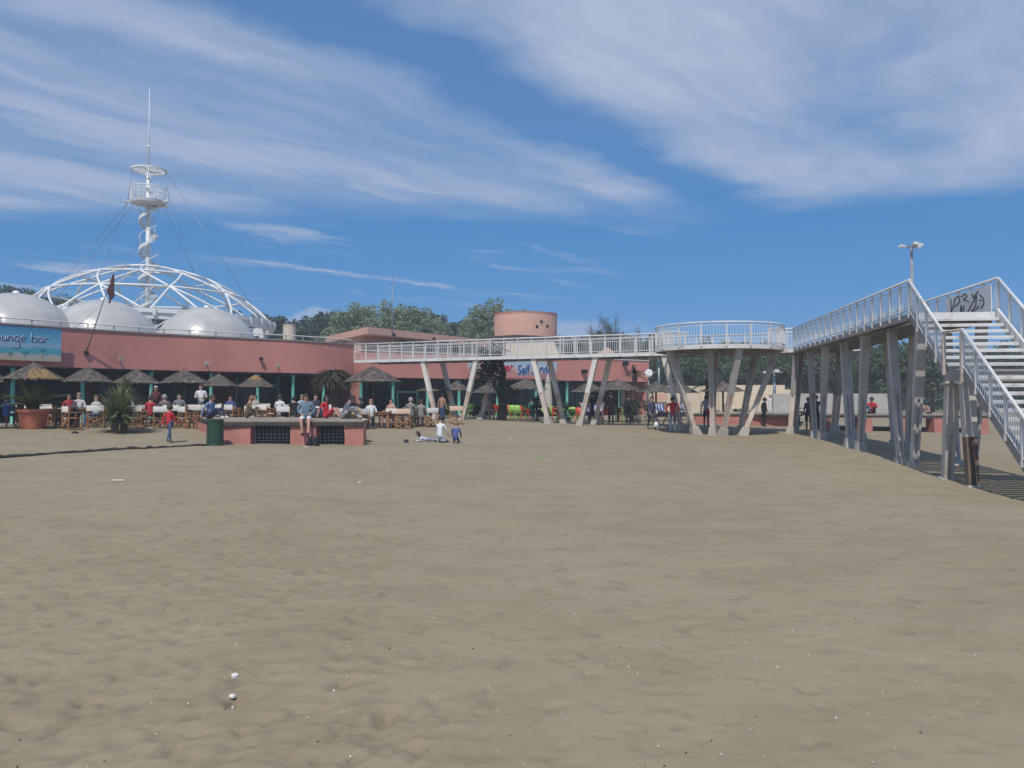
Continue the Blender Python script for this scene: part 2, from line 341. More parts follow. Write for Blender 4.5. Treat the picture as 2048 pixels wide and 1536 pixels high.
# ---------------------------------------------------------------- sand
def sand_material():
    m = bpy.data.materials.new('beach_sand'); m.use_nodes = True; nt = m.node_tree; N = nt.nodes; L = nt.links; b = N['Principled BSDF']
    tc = N.new('ShaderNodeTexCoord'); V = tc.outputs['Object']
    def nz(s, d, r=.55, st=None):
        n = N.new('ShaderNodeTexNoise'); n.inputs['Scale'].default_value = s; n.inputs['Detail'].default_value = d; n.inputs['Roughness'].default_value = r
        if st:
            mp = N.new('ShaderNodeMapping'); mp.inputs['Scale'].default_value = st; mp.inputs['Rotation'].default_value = (0, 0, R(25)); L.new(V, mp.inputs[0]); L.new(mp.outputs[0], n.inputs['Vector'])
        else: L.new(V, n.inputs['Vector'])
        return n.outputs[0]
    def ramp(x, p0, p1, c0, c1):
        r = N.new('ShaderNodeValToRGB'); e = r.color_ramp.elements; e[0].position = p0; e[1].position = p1; e[0].color = (*c0, 1); e[1].color = (*c1, 1); L.new(x, r.inputs[0]); return r.outputs[0]
    def mix(f, a, c, mode='MIX'):
        n = N.new('ShaderNodeMix'); n.data_type = 'RGBA'; n.blend_type = mode
        if isinstance(f, float): n.inputs[0].default_value = f
        else: L.new(f, n.inputs[0])
        L.new(a, n.inputs[6]); L.new(c, n.inputs[7]); return n.outputs[2]
    base = ramp(nz(.16, 5), .35, .68, (.277, .227, .152), (.307, .255, .176))
    patch = ramp(nz(1.3, 6, .6, (.8, 1.1, 1)), .36, .60, (.90, .89, .88), (1.0, 1.0, 1.0))
    grain = ramp(nz(260, 3, .7), .3, .7, (.82, .82, .82), (1.14, 1.13, 1.11))
    c = mix(1.0, base, patch, 'MULTIPLY'); c = mix(.75, c, grain, 'MULTIPLY')
    damp_shade = ramp(nz(3.1, 5, .6), .58, .70, (1, 1, 1), (.80, .80, .79)); c = mix(.85, c, damp_shade, 'MULTIPLY')  # random dark patches: damp sand and small shadows painted together
    at = N.new('ShaderNodeAttribute'); at.attribute_name = 'damp_shade'; mu = N.new('ShaderNodeMath'); mu.operation = 'MULTIPLY'; L.new(at.outputs['Fac'], mu.inputs[0]); n5 = ramp(nz(22, 4, .6), .3, .6, (.25, .25, .25), (1, 1, 1)); L.new(n5, mu.inputs[1])
    dent_tone = N.new('ShaderNodeRGB'); dent_tone.outputs[0].default_value = (.150, .126, .094, 1); mw = N.new('ShaderNodeMath'); mw.operation = 'MULTIPLY'; mw.inputs[1].default_value = .55; L.new(mu.outputs[0], mw.inputs[0]); c = mix(mw.outputs[0], c, dent_tone.outputs[0])  # dents tinted darker for damp sand plus painted shadow
    L.new(c, b.inputs['Base Color']); b.inputs['Roughness'].default_value = .95; b.inputs['Specular IOR Level'].default_value = .15
    h1 = nz(13, 6, .6); h2 = nz(120, 3, .6)
    ad = N.new('ShaderNodeMath'); ad.operation = 'MULTIPLY_ADD'; L.new(h2, ad.inputs[0]); ad.inputs[1].default_value = .18; L.new(h1, ad.inputs[2])
    bp = N.new('ShaderNodeBump'); bp.inputs['Strength'].default_value = .5; bp.inputs['Distance'].default_value = .011
    L.new(ad.outputs[0], bp.inputs['Height']); L.new(bp.outputs[0], b.inputs['Normal'])
    return m
def vnoise(x, y, s, seed):
    g = np.random.default_rng(seed).uniform(-1, 1, (257, 257)); xx = x / s + 1000.3; yy = y / s + 1000.7
    xi = np.floor(xx).astype(int); yi = np.floor(yy).astype(int); fx = xx - xi; fy = yy - yi; fx = fx * fx * (3 - 2 * fx); fy = fy * fy * (3 - 2 * fy)
    a = g[xi % 256, yi % 256]; b = g[(xi + 1) % 256, yi % 256]; c = g[xi % 256, (yi + 1) % 256]; d = g[(xi + 1) % 256, (yi + 1) % 256]
    return (a * (1 - fx) + b * fx) * (1 - fy) + (c * (1 - fx) + d * fx) * fy
def make_ground():
    ys = [-330, -120, -50, -20, -6, -1]; y = 1.5
    while y < 70: ys.append(y); y += max(.026, .0056 * y)
    ys += [74, 80, 90, 105, 130, 170, 250, 420]
    xs = [0.0]; x = 0.0
    while x < 48: x += .045 if x < 6.5 else .045 * (1 + (x - 6.5) * .16); xs.append(x)
    xs += [55, 65, 80, 110, 160, 250, 420]
    xs = np.array([-a for a in xs[:0:-1]] + xs); ys = np.array(ys)
    X, Y = np.meshgrid(xs, ys, indexing='xy'); Z = gz(X, Y)
    fade = np.clip((52 - Y) / 14, 0, 1) * np.clip((40 - np.abs(X)) / 10, 0, 1) * np.clip((Y + 1) / 3, 0, 1)
    Z = Z + fade * (.022 * vnoise(X, Y, 2.3, 1) + .009 * vnoise(X, Y, .8, 2) + .004 * vnoise(X, Y, .33, 3))
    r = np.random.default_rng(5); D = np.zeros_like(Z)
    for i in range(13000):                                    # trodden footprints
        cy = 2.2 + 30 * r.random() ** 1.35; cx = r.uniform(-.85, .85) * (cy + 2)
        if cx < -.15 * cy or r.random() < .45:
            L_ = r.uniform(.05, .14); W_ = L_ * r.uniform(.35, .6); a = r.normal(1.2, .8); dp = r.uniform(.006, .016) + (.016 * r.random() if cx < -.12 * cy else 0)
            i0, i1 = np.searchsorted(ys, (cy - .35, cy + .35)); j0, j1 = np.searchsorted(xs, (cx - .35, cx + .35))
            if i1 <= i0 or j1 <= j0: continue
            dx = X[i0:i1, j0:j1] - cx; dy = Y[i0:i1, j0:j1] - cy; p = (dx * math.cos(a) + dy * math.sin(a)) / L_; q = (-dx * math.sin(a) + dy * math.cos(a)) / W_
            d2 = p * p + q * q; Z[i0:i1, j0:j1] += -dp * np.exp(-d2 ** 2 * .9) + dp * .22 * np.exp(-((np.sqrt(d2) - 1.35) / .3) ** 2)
            D[i0:i1, j0:j1] = np.maximum(D[i0:i1, j0:j1], np.exp(-d2 ** 2 * 1.3) * min(1.0, dp / .022) * r.uniform(.2, 1.0) * (q < .9))  # colour mask: damp and painted small shadow inside each dent
    ny, nx = X.shape; v = np.stack([X, Y, Z], -1).reshape(-1, 3); idx = np.arange(ny * nx).reshape(ny, nx)
    q = np.stack([idx[:-1, :-1], idx[:-1, 1:], idx[1:, 1:], idx[1:, :-1]], -1).reshape(-1, 4)
    me = np_mesh('sand', v, q, sand_material(), True); at = me.attributes.new('damp_shade', 'FLOAT', 'POINT'); at.data.foreach_set('value', D.ravel().astype(np.float32)); tag(link('sand', me), kind='structure')
make_ground()
LEGW = mat('cream_leg_paint', (.66, .63, .56), .5, .10, 2, .05, 60, stain=(.34, .20, .11), stain_amt=.6, stain_scale=1.8)
LEGG = mat('shaded_leg_paint', (.40, .385, .36), .55, .16, 1.5, .08, 40, stain=(.22, .12, .075), stain_amt=.7, stain_scale=1.5)  # leg paint darkened, part of the under-deck shade is in this colour
RUSTB = mat('brown_rust', (.15, .10, .08), .85, .3, 2.5, .2, 30)
# ---------------------------------------------------------------- elevated walkway
DZB, DZ, RAILZ = 3.84, 4.02, 4.92
BA = Vector((-9.1, 46.3)); BE = Vector((15.2, 34.85)); BDIR = (BE - BA).normalized(); BPERP = Vector((-BDIR.y, BDIR.x))
if BPERP.y < 0: BPERP = -BPERP
BW = 2.4
SDIR = Vector((-.1367, -.9906)); SR = Vector((.9906, -.1367)); S0 = Vector((12.72, 36.0)); SW = 2.12
post_me = None
def post_mesh():
    global post_me
    if post_me is None:
        b = MB(); b.box((0, 0, .37), (.055, .055, .98)); b.box((0, 0, .84), (.03, .085, .04)); b.box((0, 0, -.06), (.075, .075, .10)); post_me = b.mesh('post', WHITE)
    return post_me
def railing(parent, pts, spacing=.8, closed=False, h=.90, toe=True, skip_first=False):
    """posts, top rail, lower rails, toe plate and balusters along a 3D polyline at deck height"""
    off = parent.location; pts = [Vector(p) for p in pts]; seg = list(zip(pts[:-1], pts[1:]))
    up = Vector((0, 0, h))
    t = MB(); t.tube([p + up for p in pts], .038, 8); t.build('top_rail', WHITE, parent)
    for zz in (h - .13, .09):
        lo = MB(); lo.tube([p + Vector((0, 0, zz)) for p in pts], .017, 5, smooth=False); lo.build('lower_rail', WHITE, parent)
    bal = MB(); d = 0.0; nextp = 0.0; nextb = .06
    for a, b in seg:
        L_ = (b - a).length; t_ = (b - a) / L_
        while nextp <= d + L_ + 1e-6:
            p = a + t_ * (nextp - d); o = link('post', post_mesh(), None, parent); o.location = p - off; o.rotation_euler = (0, 0, math.atan2(t_.y, t_.x)); nextp += spacing
        while nextb <= d + L_ + 1e-6:
            p = a + t_ * (nextb - d); bal.bar(p + Vector((0, 0, .09)), p + Vector((0, 0, h - .13)), .012, .012, side=(1, 0, 0)); nextb += .115
        d += L_
    bal.build('baluster', WHITEC, parent, 'stuff')
def leg(parent, top, bot, wide, w=.25, d=.21, upper=LEGW, foot=True, fh=.34, lower=None):
    """tapered double-channel leg on a concrete block"""
    top, bot = Vector(top), Vector(bot); mid = top.lerp(bot, .52); wide = Vector(wide).normalized()
    fb = bot + (top - bot).normalized() * (fh if foot else 0)
    b = MB(); b.bar(top, mid, w, d, wide, 0, w * .92, d)
    t = (bot - top).normalized(); sx = (wide - t * wide.dot(t)).normalized()
    for s in (-1, 1): b.bar(mid + sx * s * w * .30, fb + sx * s * w * .25, w * .30, d * .96, wide, 1, w * .24, d * .9)
    b.bar(mid, fb, w * .34, d * .5, wide, 1)
    b.bar(top, top - Vector((0, 0, .10)) - t * .05, w * 1.5, d * 1.3, wide, 0)
    o = b.build('leg', [upper, lower or RUSTY], parent)
    if foot:
        f = MB(); k = fb + (top - fb).normalized() * .04; base = bot - (top - bot).normalized() * .25
        f.bar(k, base, w * 1.05, d * 1.5, wide, 0, w * 1.7, d * 2.4); f.build('foot_block', CONC, o)
    return o
def build_bridge():
    A3 = Vector((BA.x, BA.y, 0)); t = thing('footbridge', 'long white steel footbridge on slanted legs joining the pink building', 'footbridge', (BA.x, BA.y, G(BA.x, BA.y)))
    L_ = (BE - BA).length
    def pt(s, w, z): q = BA + BDIR * s + BPERP * w; return Vector((q.x, q.y, z))
    b = MB(); n = int(L_ / 1.2)
    b.bar(pt(0, BW / 2, DZ - .03), pt(L_, BW / 2, DZ - .03), BW - .12, .06); b.build('deck', WOODD, t)
    for w in (0, BW):
        e = MB(); e.bar(pt(-.1, w, DZB + .09), pt(L_, w, DZB + .09), .07, .18); e.bar(pt(-.1, w, DZB + .02), pt(L_, w, DZB + .02), .14, .03); e.build('edge_beam', WHITE, t)
    c = MB()
    for i in range(n): s = (i + .5) * L_ / n; c.bar(pt(s, .1, DZB + .05), pt(s, BW - .1, DZB + .05), .08, .1)
    c.build('cross_beam', GREYP, t)
    up0 = 12.6; s_gap0 = (S0 - BA).dot(BDIR); s_gap1 = min(L_, s_gap0 + SW)
    circ = (CC - BA).dot(BDIR)
    railing(t, [pt(0, -.03, DZ), pt(circ - 1.75, -.03, DZ)]); railing(t, [pt(circ + 1.9, -.03, DZ), pt(s_gap0 + .0, -.03, DZ)])
    railing(t, [pt(0, BW + .03, DZ), pt(L_, BW + .03, DZ), pt(L_, -.03, DZ)])
    for i, f in enumerate((.257, .447, .637, .831, 1.028)):
        s = f * 17.65; ln = .85 * (1 if i % 2 == 0 else -1)
        for w in (.12, BW - .12):
            q = BA + BDIR * (s + ln) + BPERP * w; leg(t, pt(s, w, DZB), (q.x, q.y, G(q.x, q.y) - .02), (BDIR.x, BDIR.y, 0))
    for s0 in (24.2, 26.0):
        for w in (.12, BW - .12):
            q = BA + BDIR * (s0 + (.0 if s0 < 1 else -.3)) + BPERP * w; leg(t, pt(s0, w, DZB), (q.x, q.y, G(q.x, q.y) - .02), (BDIR.x, BDIR.y, 0), upper=GREYP)
CC = Vector((9.2, 35.6)); CR = 2.75
def build_round():
    t = thing('round_viewing_platform', 'round white railed lookout platform bulging from the footbridge on splayed legs', 'platform', (CC.x, CC.y, G(CC.x, CC.y)))
    circ = (CC - BA).dot(BDIR)
    def on_bridge(a):
        q = CC + CR * Vector((math.cos(a), math.sin(a))); return (q - BA).dot(BPERP) > -.02
    N_ = 72; angs = [2 * math.pi * i / N_ for i in range(N_)]
    vis = [a for a in [R(70) - 2 * math.pi * i / 120 for i in range(120)] if not on_bridge(a)]
    def pt(a, r, z): return Vector((CC.x + r * math.cos(a), CC.y + r * math.sin(a), z))
    d = MB(); d.lathe([(0.02, DZ + .004), (CR - .03, DZ + .004), (CR - .03, DZ - .06), (0.02, DZ - .06)], (CC.x, CC.y, 0), N_, smooth=False); d.build('deck', WOODD, t)
    e = MB(); e.lathe([(CR - .05, DZ - .19), (CR + .03, DZ - .19), (CR + .03, DZ - .01), (CR - .05, DZ - .01), (CR - .05, DZ - .19)], (CC.x, CC.y, 0), N_, smooth=False); e.build('edge_ring', WHITE, t)
    u = MB()
    for i in range(10): a = 2 * math.pi * i / 10; u.bar(pt(a, .2, DZ - .15), pt(a, CR - .1, DZ - .15), .1, .14)
    u.lathe([(CR * .55 - .06, DZ - .2), (CR * .55 + .06, DZ - .2), (CR * .55 + .06, DZ - .08), (CR * .55 - .06, DZ - .08), (CR * .55 - .06, DZ - .2)], (CC.x, CC.y, 0), 36, smooth=False)
    u.build('floor_joists', GREYP, t)
    arc = sorted(vis, key=lambda a: a); arc = [a if a < R(90) else a - 2 * math.pi for a in vis]; arc.sort()
    railing(t, [pt(a, CR + .03, DZ) for a in arc], 1.02)
    for at, ab, rt, rb, up in ((200, 205, 2.5, 1.25, GREYP), (275, 262, 2.5, 1.35, GREYP), (335, 320, 2.5, 1.15, GREYP), (80, 85, 2.2, 1.6, GREYP), (30, 20, 2.3, 1.1, GREYP), (240, 240, 1.2, .9, GREYP)):
        tp = pt(R(at), rt, DZ - .2); q = pt(R(ab), rb, 0); leg(t, tp, (q.x, q.y, G(q.x, q.y) - .02), (-math.sin(R(at)), math.cos(R(at)), 0), upper=LEGG)
def build_section():
    t = thing('walkway_spur', 'white railed elevated walkway spur leading to the stairs, on grey legs', 'walkway', (S0.x, S0.y, G(S0.x, S0.y)))
    L_ = 14.74
    def pt(s, w, z): q = S0 + SDIR * s + SR * w; return Vector((q.x, q.y, z))
    b = MB(); b.bar(pt(.1, SW / 2, DZ - .035), pt(L_, SW / 2, DZ - .035), SW - .1, .06); b.build('deck', WOODD, t)
    for w in (0, SW):
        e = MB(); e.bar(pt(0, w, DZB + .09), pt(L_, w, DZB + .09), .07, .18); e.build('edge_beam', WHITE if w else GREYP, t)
    c = MB()
    for i in range(14): s = (i + .5) * L_ / 14; c.bar(pt(s, .1, DZB + .02), pt(s, SW - .1, DZB + .02), .08, .14)
    c.build('cross_beam', GREYP, t)
    g = MB()
    for i in range(46): s = 11 + i * .08; g.bar(pt(s, .05, DZB - .06), pt(s, SW - .05, DZB - .06), .015, .06)
    g.build('floor_grating', GREYP, t, 'stuff')
    railing(t, [pt(.0, -.03, DZ), pt(L_, -.03, DZ)], .82); railing(t, [pt(.0, SW + .03, DZ), pt(L_, SW + .03, DZ)], .82)
    for i in range(6):
        s = 1.72 + i * 2.62; ln = .68 * (1 if i % 2 == 0 else -1)
        if s > L_ - .1: s = L_ - .12
        for w in (.3, SW - .3):
            q = S0 + SDIR * (s + ln) + SR * w; leg(t, pt(s, w, DZB), (q.x, q.y, G(q.x, q.y) - .02), (SR.x, SR.y, 0), w=.25, d=.21, upper=LEGG, lower=LEGG, fh=.3 if i < 4 else .12)
    # white board with spray-painted scribble on the far railing
    pb = MB(); w0 = SW - .03; pb.bar(pt(11.55, w0, DZ + .40), pt(L_ - .2, w0, DZ + .40), .02, .74); brd = pb.build('board', WHITEC, t)
    gr = MB(); rr = random.Random(3)
    def gp(u_, v_): return pt(11.8 + u_ * (L_ - 12.2), w0 - .022, DZ + .06 + v_ * .68)
    strokes = [[(.05, .95), (.06, .35), (.12, .6), (.16, .9), (.28, .98), (.3, .7), (.15, .55)], [(.34, .9), (.45, 1.0), (.5, .85), (.4, .75), (.55, .6)],
               [(.30, .15), (.34, .55), (.37, .1), (.42, .5)], [(.47, .1), (.62, .45), (.74, .75), (.72, .35), (.58, .12), (.7, .18), (.8, .3)],
               [(.82, .75), (.9, .6), (.92, .35), (.85, .2)], [(.8, .55), (.86, .5)], [(.12, .1), (.2, .3), (.24, .1)], [(.62, .9), (.66, .7), (.78, .92)]]
    for st in strokes:
        pts = []
        for a, c_ in zip(st[:-1], st[1:]):
            for k in range(5): f = k / 5; pts.append(gp(a[0] + (c_[0] - a[0]) * f, a[1] + (c_[1] - a[1]) * f))
        pts.append(gp(*st[-1])); gr.tube(pts, .013, 5)
    gr.build('scribble', BLACKM, brd)
    return pt, L_
def build_stairs():
    s_end = 14.74; run, rise = .256, .18
    def pt(s, w, z): q = S0 + SDIR * (s_end + s) + SR * w; return Vector((q.x, q.y, z))
    base = pt(8.0, 0, 0); t = thing('staircase', 'white open-riser steel staircase with a mid landing, down to the sand', 'stairs', (base.x, base.y, G(base.x, base.y)))
    n1 = 9; zl = DZ - n1 * rise; s1 = n1 * run; land = 1.05; s2 = s1 + land
    gnd = G(base.x, base.y); n2 = int(round((zl - gnd) / rise)); s3 = s2 + n2 * run; zb = zl - n2 * rise
    tm = MB(); tm.box((0, 0, 0), (SW - .1, .25, .045)); tm.box((0, -.11, -.03), (SW - .1, .02, .05)); tme = tm.mesh('tread', WHITE)
    ang = math.atan2(SR.y, SR.x)
    def tread(s, z):
        o = link('tread', tme, None, t); o.location = pt(s, SW / 2, z) - t.location; o.rotation_euler = (0, 0, ang)
    for i in range(1, n1): tread((i - .5) * run + .03, DZ - i * rise)
    for i in range(1, n2): tread(s2 + (i - .5) * run + .03, zl - i * rise)
    l = MB(); l.bar(pt(s1, SW / 2, zl - .03), pt(s2, SW / 2, zl - .03), SW - .1, .05); l.bar(pt(s1 + .1, 0, zl - .18), pt(s1 + .1, SW, zl - .18), .1, .25); l.bar(pt(s2 - .1, 0, zl - .18), pt(s2 - .1, SW, zl - .18), .1, .25)
    l.build('landing', GREYP, t)
    n = MB(); n.bar(pt(.03, .05, DZ - .09), pt(.03, SW - .05, DZ - .09), .05, .2); n.build('nosing_beam', WHITE, t)
    for w in (0.0, SW):
        sg = MB(); dz = Vector((0, 0, .02))
        sg.bar(pt(0, w, DZ - .05) + dz, pt(s1, w, zl - .05) + dz, .06, .30); sg.bar(pt(s1 - .05, w, zl - .13), pt(s2 + .05, w, zl - .13), .058, .26)
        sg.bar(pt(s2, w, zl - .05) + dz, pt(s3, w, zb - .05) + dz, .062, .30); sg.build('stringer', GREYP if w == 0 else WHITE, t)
        x = w + (-.06 if w == 0 else .06)
        railing(t, [pt(0, x, DZ), pt(s1 - .03, x, zl + .02)], .75); railing(t, [pt(s2 + .02, x, zl), pt(s3, x, zb + .02)], .82)
        lr = MB(); lr.tube([pt(s1 - .03, x, zl + .92), pt(s2 + .02, x, zl + .90)], .03, 6); lr.build('landing_rail', RUSTY, t)
        np_ = MB(); np_.bar(pt(s1, x, zl - .1), pt(s1, x, zl + .92), .07, .07); np_.build('newel_post', RUSTY, t); np_ = MB(); np_.bar(pt(s2, x, zl - .3), pt(s2, x, zl + .9), .08, .08); np_.build('newel_post', RUSTY, t)
    for w in (.08, SW - .08):
        for sa, sb in ((s1 + .12, s1 - .25), (s2 - .12, s2 + .12)):
            q = pt(sb, w, 0); leg(t, pt(sa, w, zl - .28), (q.x, q.y, G(q.x, q.y) - .05), (SR.x, SR.y, 0), w=.28, d=.22, upper=LEGG, lower=LEGG if sa < s1 + .5 else RUSTB, fh=.05)
    cl = MB(); cl.box(pt(s1 + .25, .35, zl + .02), (.35, .3, .015), .3); tag(cl.build('white_cloth', CANVAS), 'white cloth lying folded on the stair landing', 'cloth')
build_bridge(); build_round(); build_section(); build_stairs()
# ---------------------------------------------------------------- curved pink pavilion
FZ0, FZ1 = 3.15, 4.87
_ctrl = [(-31, 22.0), (-26.1, 27.8), (-21.4, 33.5), (-16.9, 38.9), (-11.3, 43.4), (-9.15, 46.3), (-8.0, 49.0)]
def catmull(c, n):
    out = []
    for i in range(1, len(c) - 2):
        p0, p1, p2, p3 = (Vector(c[i + k]) for k in (-1, 0, 1, 2))
        for k in range(n):
            t = k / n; out.append(.5 * ((2 * p1) + (-p0 + p2) * t + (2 * p0 - 5 * p1 + 4 * p2 - p3) * t * t + (-p0 + 3 * p1 - 3 * p2 + p3) * t ** 3))
    out.append(Vector(c[-2])); return out
FAC = catmull(_ctrl, 12)
def normals(pts):
    ns = []
    for i in range(len(pts)):
        a = pts[max(0, i - 1)]; b = pts[min(len(pts) - 1, i + 1)]; t = (b - a).normalized(); ns.append(Vector((t.y, -t.x)))
    return ns
def offset(pts, d): return [p + n * d for p, n in zip(pts, normals(pts))]
def strip(b, outer, inner, z0, z1, mi=0):
    n = len(outer); vs = []
    for o, i in zip(outer, inner): vs += [(o.x, o.y, z0), (o.x, o.y, z1), (i.x, i.y, z1), (i.x, i.y, z0)]
    fs = [(0, 1, 2, 3), tuple(4 * (n - 1) + k for k in (3, 2, 1, 0))]
    for k in range(n - 1):
        a, c = 4 * k, 4 * (k + 1); fs += [(a, c, c + 1, a + 1), (a + 1, c + 1, c + 2, a + 2), (a + 2, c + 2, c + 3, a + 3), (a + 3, c + 3, c, a)]
    b.add(vs, fs, mi)
def fac_at(px, pts=None):
    """facade point, outward normal and tangent seen at column px"""
    pts = pts or FAC; k = (px - 1024) / FPX; ns = normals(pts)
    for i in range(len(pts) - 1):
        a, b = pts[i], pts[i + 1]; fa, fb = a.x - k * a.y, b.x - k * b.y
        if fa * fb <= 0:
            f = fa / (fa - fb); return a.lerp(b, f), (ns[i].lerp(ns[i + 1], f)).normalized(), (b - a).normalized()
    return None
def lighter(name, parent, p, n, z):
    b = MB(); q = p + n * .22; b.bar((p.x, p.y, z), (q.x, q.y, z), .05, .05); b.bar((q.x - n.x * .02, q.y - n.y * .02, z), (q.x + n.x * .14, q.y + n.y * .14, z - .03), .19, .15)
    return b.build(name, CONC, parent)
def pavilion_wall(t, line, z0, z1, spec):
    """back wall bays: spec = list of (material key, bay length)"""
    ln = offset(line, 0); pos = 0.0; d = [0.0]
    for a, b in zip(ln[:-1], ln[1:]): d.append(d[-1] + (b - a).length)
    def at(s):
        s = max(0, min(d[-1] - 1e-4, s)); i = max(k for k in range(len(d) - 1) if d[k] <= s); f = (s - d[i]) / (d[i + 1] - d[i]); return ln[i].lerp(ln[i + 1], f), normals(ln)[i]
    i = 0
    while pos < d[-1] - .2:
        kind, L_ = spec[i % len(spec)]; i += 1; a, n = at(pos); b, _ = at(pos + L_); pos += L_
        if kind == 'glass':
            g = MB(); g.bar((a.x, a.y, (z0 + z1) / 2), (b.x, b.y, (z0 + z1) / 2), .03, z1 - z0 + .06); w = g.build('window', GLASSD, t)
            f = MB(); m_ = a.lerp(b, .5); tt = (b - a).normalized()
            for q in (a + tt * .04, m_, b - tt * .04): f.bar((q.x + n.x * .03, q.y + n.y * .03, z0 + .02), (q.x + n.x * .03, q.y + n.y * .03, z1 - .02), .06, .06, side=(tt.x, tt.y, 0))
            for z in (z0 + .08, z0 + 2.05): f.bar((a.x + n.x * .035, a.y + n.y * .035, z), (b.x + n.x * .035, b.y + n.y * .035, z), .06, .06)
            f.build('window_frame', TEAL if kind == 'glass' and i % 3 == 0 else BLACKM, w)
        else:
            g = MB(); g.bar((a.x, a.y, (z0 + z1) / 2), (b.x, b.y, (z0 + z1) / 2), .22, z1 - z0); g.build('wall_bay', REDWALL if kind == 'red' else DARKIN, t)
def build_left():
    p0 = FAC[len(FAC) // 2]; t = thing('curved_pavilion', 'curved pink beach pavilion with teal columns and three white roof domes', 'building', (p0.x, p0.y, .6))
    b = MB(); strip(b, FAC, offset(FAC, -.3), FZ0, FZ1); b.build('fascia', PINK, t)
    b = MB(); strip(b, offset(FAC, .05), offset(FAC, -.36), FZ1 + .003, FZ1 + .07); b.build('coping', GREYP, t)
    b = MB(); b.tube([(p.x, p.y, FZ1 + .30) for p in offset(FAC, -.12)], .032, 6); b.build('parapet_rail', WHITE, t)
    pm = MB(); pm.box((0, 0, .12), (.04, .04, .26)); pm.box((0, 0, .22), (.08, .08, .05)); pme = pm.mesh('rail_bracket', GREYP)
    for k, q in enumerate(offset(FAC, -.12)):
        if k % 2 == 0: o = link('rail_bracket', pme, None, t); o.location = Vector((q.x, q.y, FZ1 + .06)) - t.location
    inn = offset(FAC, -.31); back = [Vector((-14.5, 60)), Vector((-30, 66)), Vector((-47, 50)), Vector((-44, 32))]
    b = MB(); b.prism([(p.x, p.y) for p in inn] + [(p.x, p.y) for p in back], 4.25, 4.42); b.build('flat_roof', ROOFG, t)
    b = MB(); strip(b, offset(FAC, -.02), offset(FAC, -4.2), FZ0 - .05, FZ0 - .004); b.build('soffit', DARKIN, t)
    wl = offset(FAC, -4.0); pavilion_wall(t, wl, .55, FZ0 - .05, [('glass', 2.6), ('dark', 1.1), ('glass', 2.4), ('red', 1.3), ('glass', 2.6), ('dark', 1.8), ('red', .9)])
    for s in (FAC[-1],):                                  # end wall beside the bridge
        n = normals(FAC)[-1]; q = s - n * 4; e = MB(); e.bar((s.x - n.x * .35, s.y - n.y * .35, 1.85), (q.x, q.y, 1.85), .2, 2.5); e.build('end_wall', REDWALL, t)
    cm = MB(); cm.lathe([(.10, 0), (.10, .06), (.085, .08), (.085, 2.4), (.11, 2.45), (.11, 2.55)], n=14, cap0=True, cap1=True); cme = cm.mesh('column', TEAL)
    for px in (-90, 25, 165, 302, 422, 515, 586, 647, 700):
        r_ = fac_at(px, offset(FAC, -.34))
        if r_: p, n, _ = r_; o = link('column', cme, None, t); o.location = Vector((p.x, p.y, .55)) - t.location
    fl = MB(); strip(fl, offset(FAC, .9), offset(FAC, -4.3), .30, .70); tag(fl.build('terrace_paving', CONC), kind='structure')
    for px, z in ((236, PZ(718, 37)), (553, PZ(731, 42.5)), (410, PZ(727, 40.2))): p, n, _ = fac_at(px); lighter('wall_lamp', t, p, n, z)
    b = MB(); p, n, _ = fac_at(520); q = p + n * .16; b.ball((q.x, q.y, PZ(718, 42)), .11); b.bar((p.x, p.y, PZ(718, 42)), (q.x, q.y, PZ(718, 42)), .04, .04); b.build('wall_siren', BLACKM, t)
    prof = [(2.72 * math.cos(R(a)), 2.42 * math.sin(R(a))) for a in np.linspace(0, 89.5, 20)]
    for px, Y in ((30, 38.6), (205, 41.2), (412, 44.6), (-165, 35.6)):
        x = PX(px, Y); d = MB(); d.lathe([(2.78, -.14), (2.78, 0)] + prof, (x, Y, 4.44), 56, cap1=True); o = d.build('dome', DOMEM, t)
        k = MB(); k.lathe([(.16, 2.36), (.16, 2.5), (.05, 2.55)], (x, Y, 4.44), 10, cap1=True); k.build('vent_cap', WHITEC, o)
    # beach picture banner with the bar's name
    def banner_mat():
        m = bpy.data.materials.new('beach_print'); m.use_nodes = True; nt = m.node_tree; N = nt.nodes; L = nt.links
        tc = N.new('ShaderNodeTexCoord'); sp = N.new('ShaderNodeSeparateXYZ'); L.new(tc.outputs['Object'], sp.inputs[0])
        nz = N.new('ShaderNodeTexNoise'); nz.inputs['Scale'].default_value = 2.2; nz.inputs['Detail'].default_value = 5; L.new(tc.outputs['Object'], nz.inputs['Vector'])
        ad = N.new('ShaderNodeMath'); ad.operation = 'MULTIPLY_ADD'; L.new(nz.outputs[0], ad.inputs[0]); ad.inputs[1].default_value = .35; L.new(sp.outputs[2], ad.inputs[2])
        mr = N.new('ShaderNodeMapRange'); mr.inputs[1].default_value = .17; mr.inputs[2].default_value = 1.6; L.new(ad.outputs[0], mr.inputs[0])
        r = N.new('ShaderNodeValToRGB'); e = r.color_ramp.elements; e[0].color = (.42, .36, .27, 1); e[0].position = 0; e[1].color = (.035, .22, .42, 1); e[1].position = 1
        for pos, c in ((.16, (.45, .42, .36, 1)), (.22, (.10, .33, .36, 1)), (.36, (.06, .34, .44, 1)), (.45, (.28, .40, .52, 1)), (.62, (.12, .38, .52, 1))): q = e.new(pos); q.color = c
        L.new(mr.outputs[0], r.inputs[0]); L.new(r.outputs[0], N['Principled BSDF'].inputs['Base Color']); N['Principled BSDF'].inputs['Roughness'].default_value = .6
        return m
    p, n, tn = fac_at(115); z0 = PZ(725, p.y) + .02; Wd, Hh = 5.2, 1.42
    o_ = p + n * .30 ; org = Vector((o_.x - tn.x * Wd, o_.y - tn.y * Wd, z0)); rz = math.atan2(tn.y, tn.x)
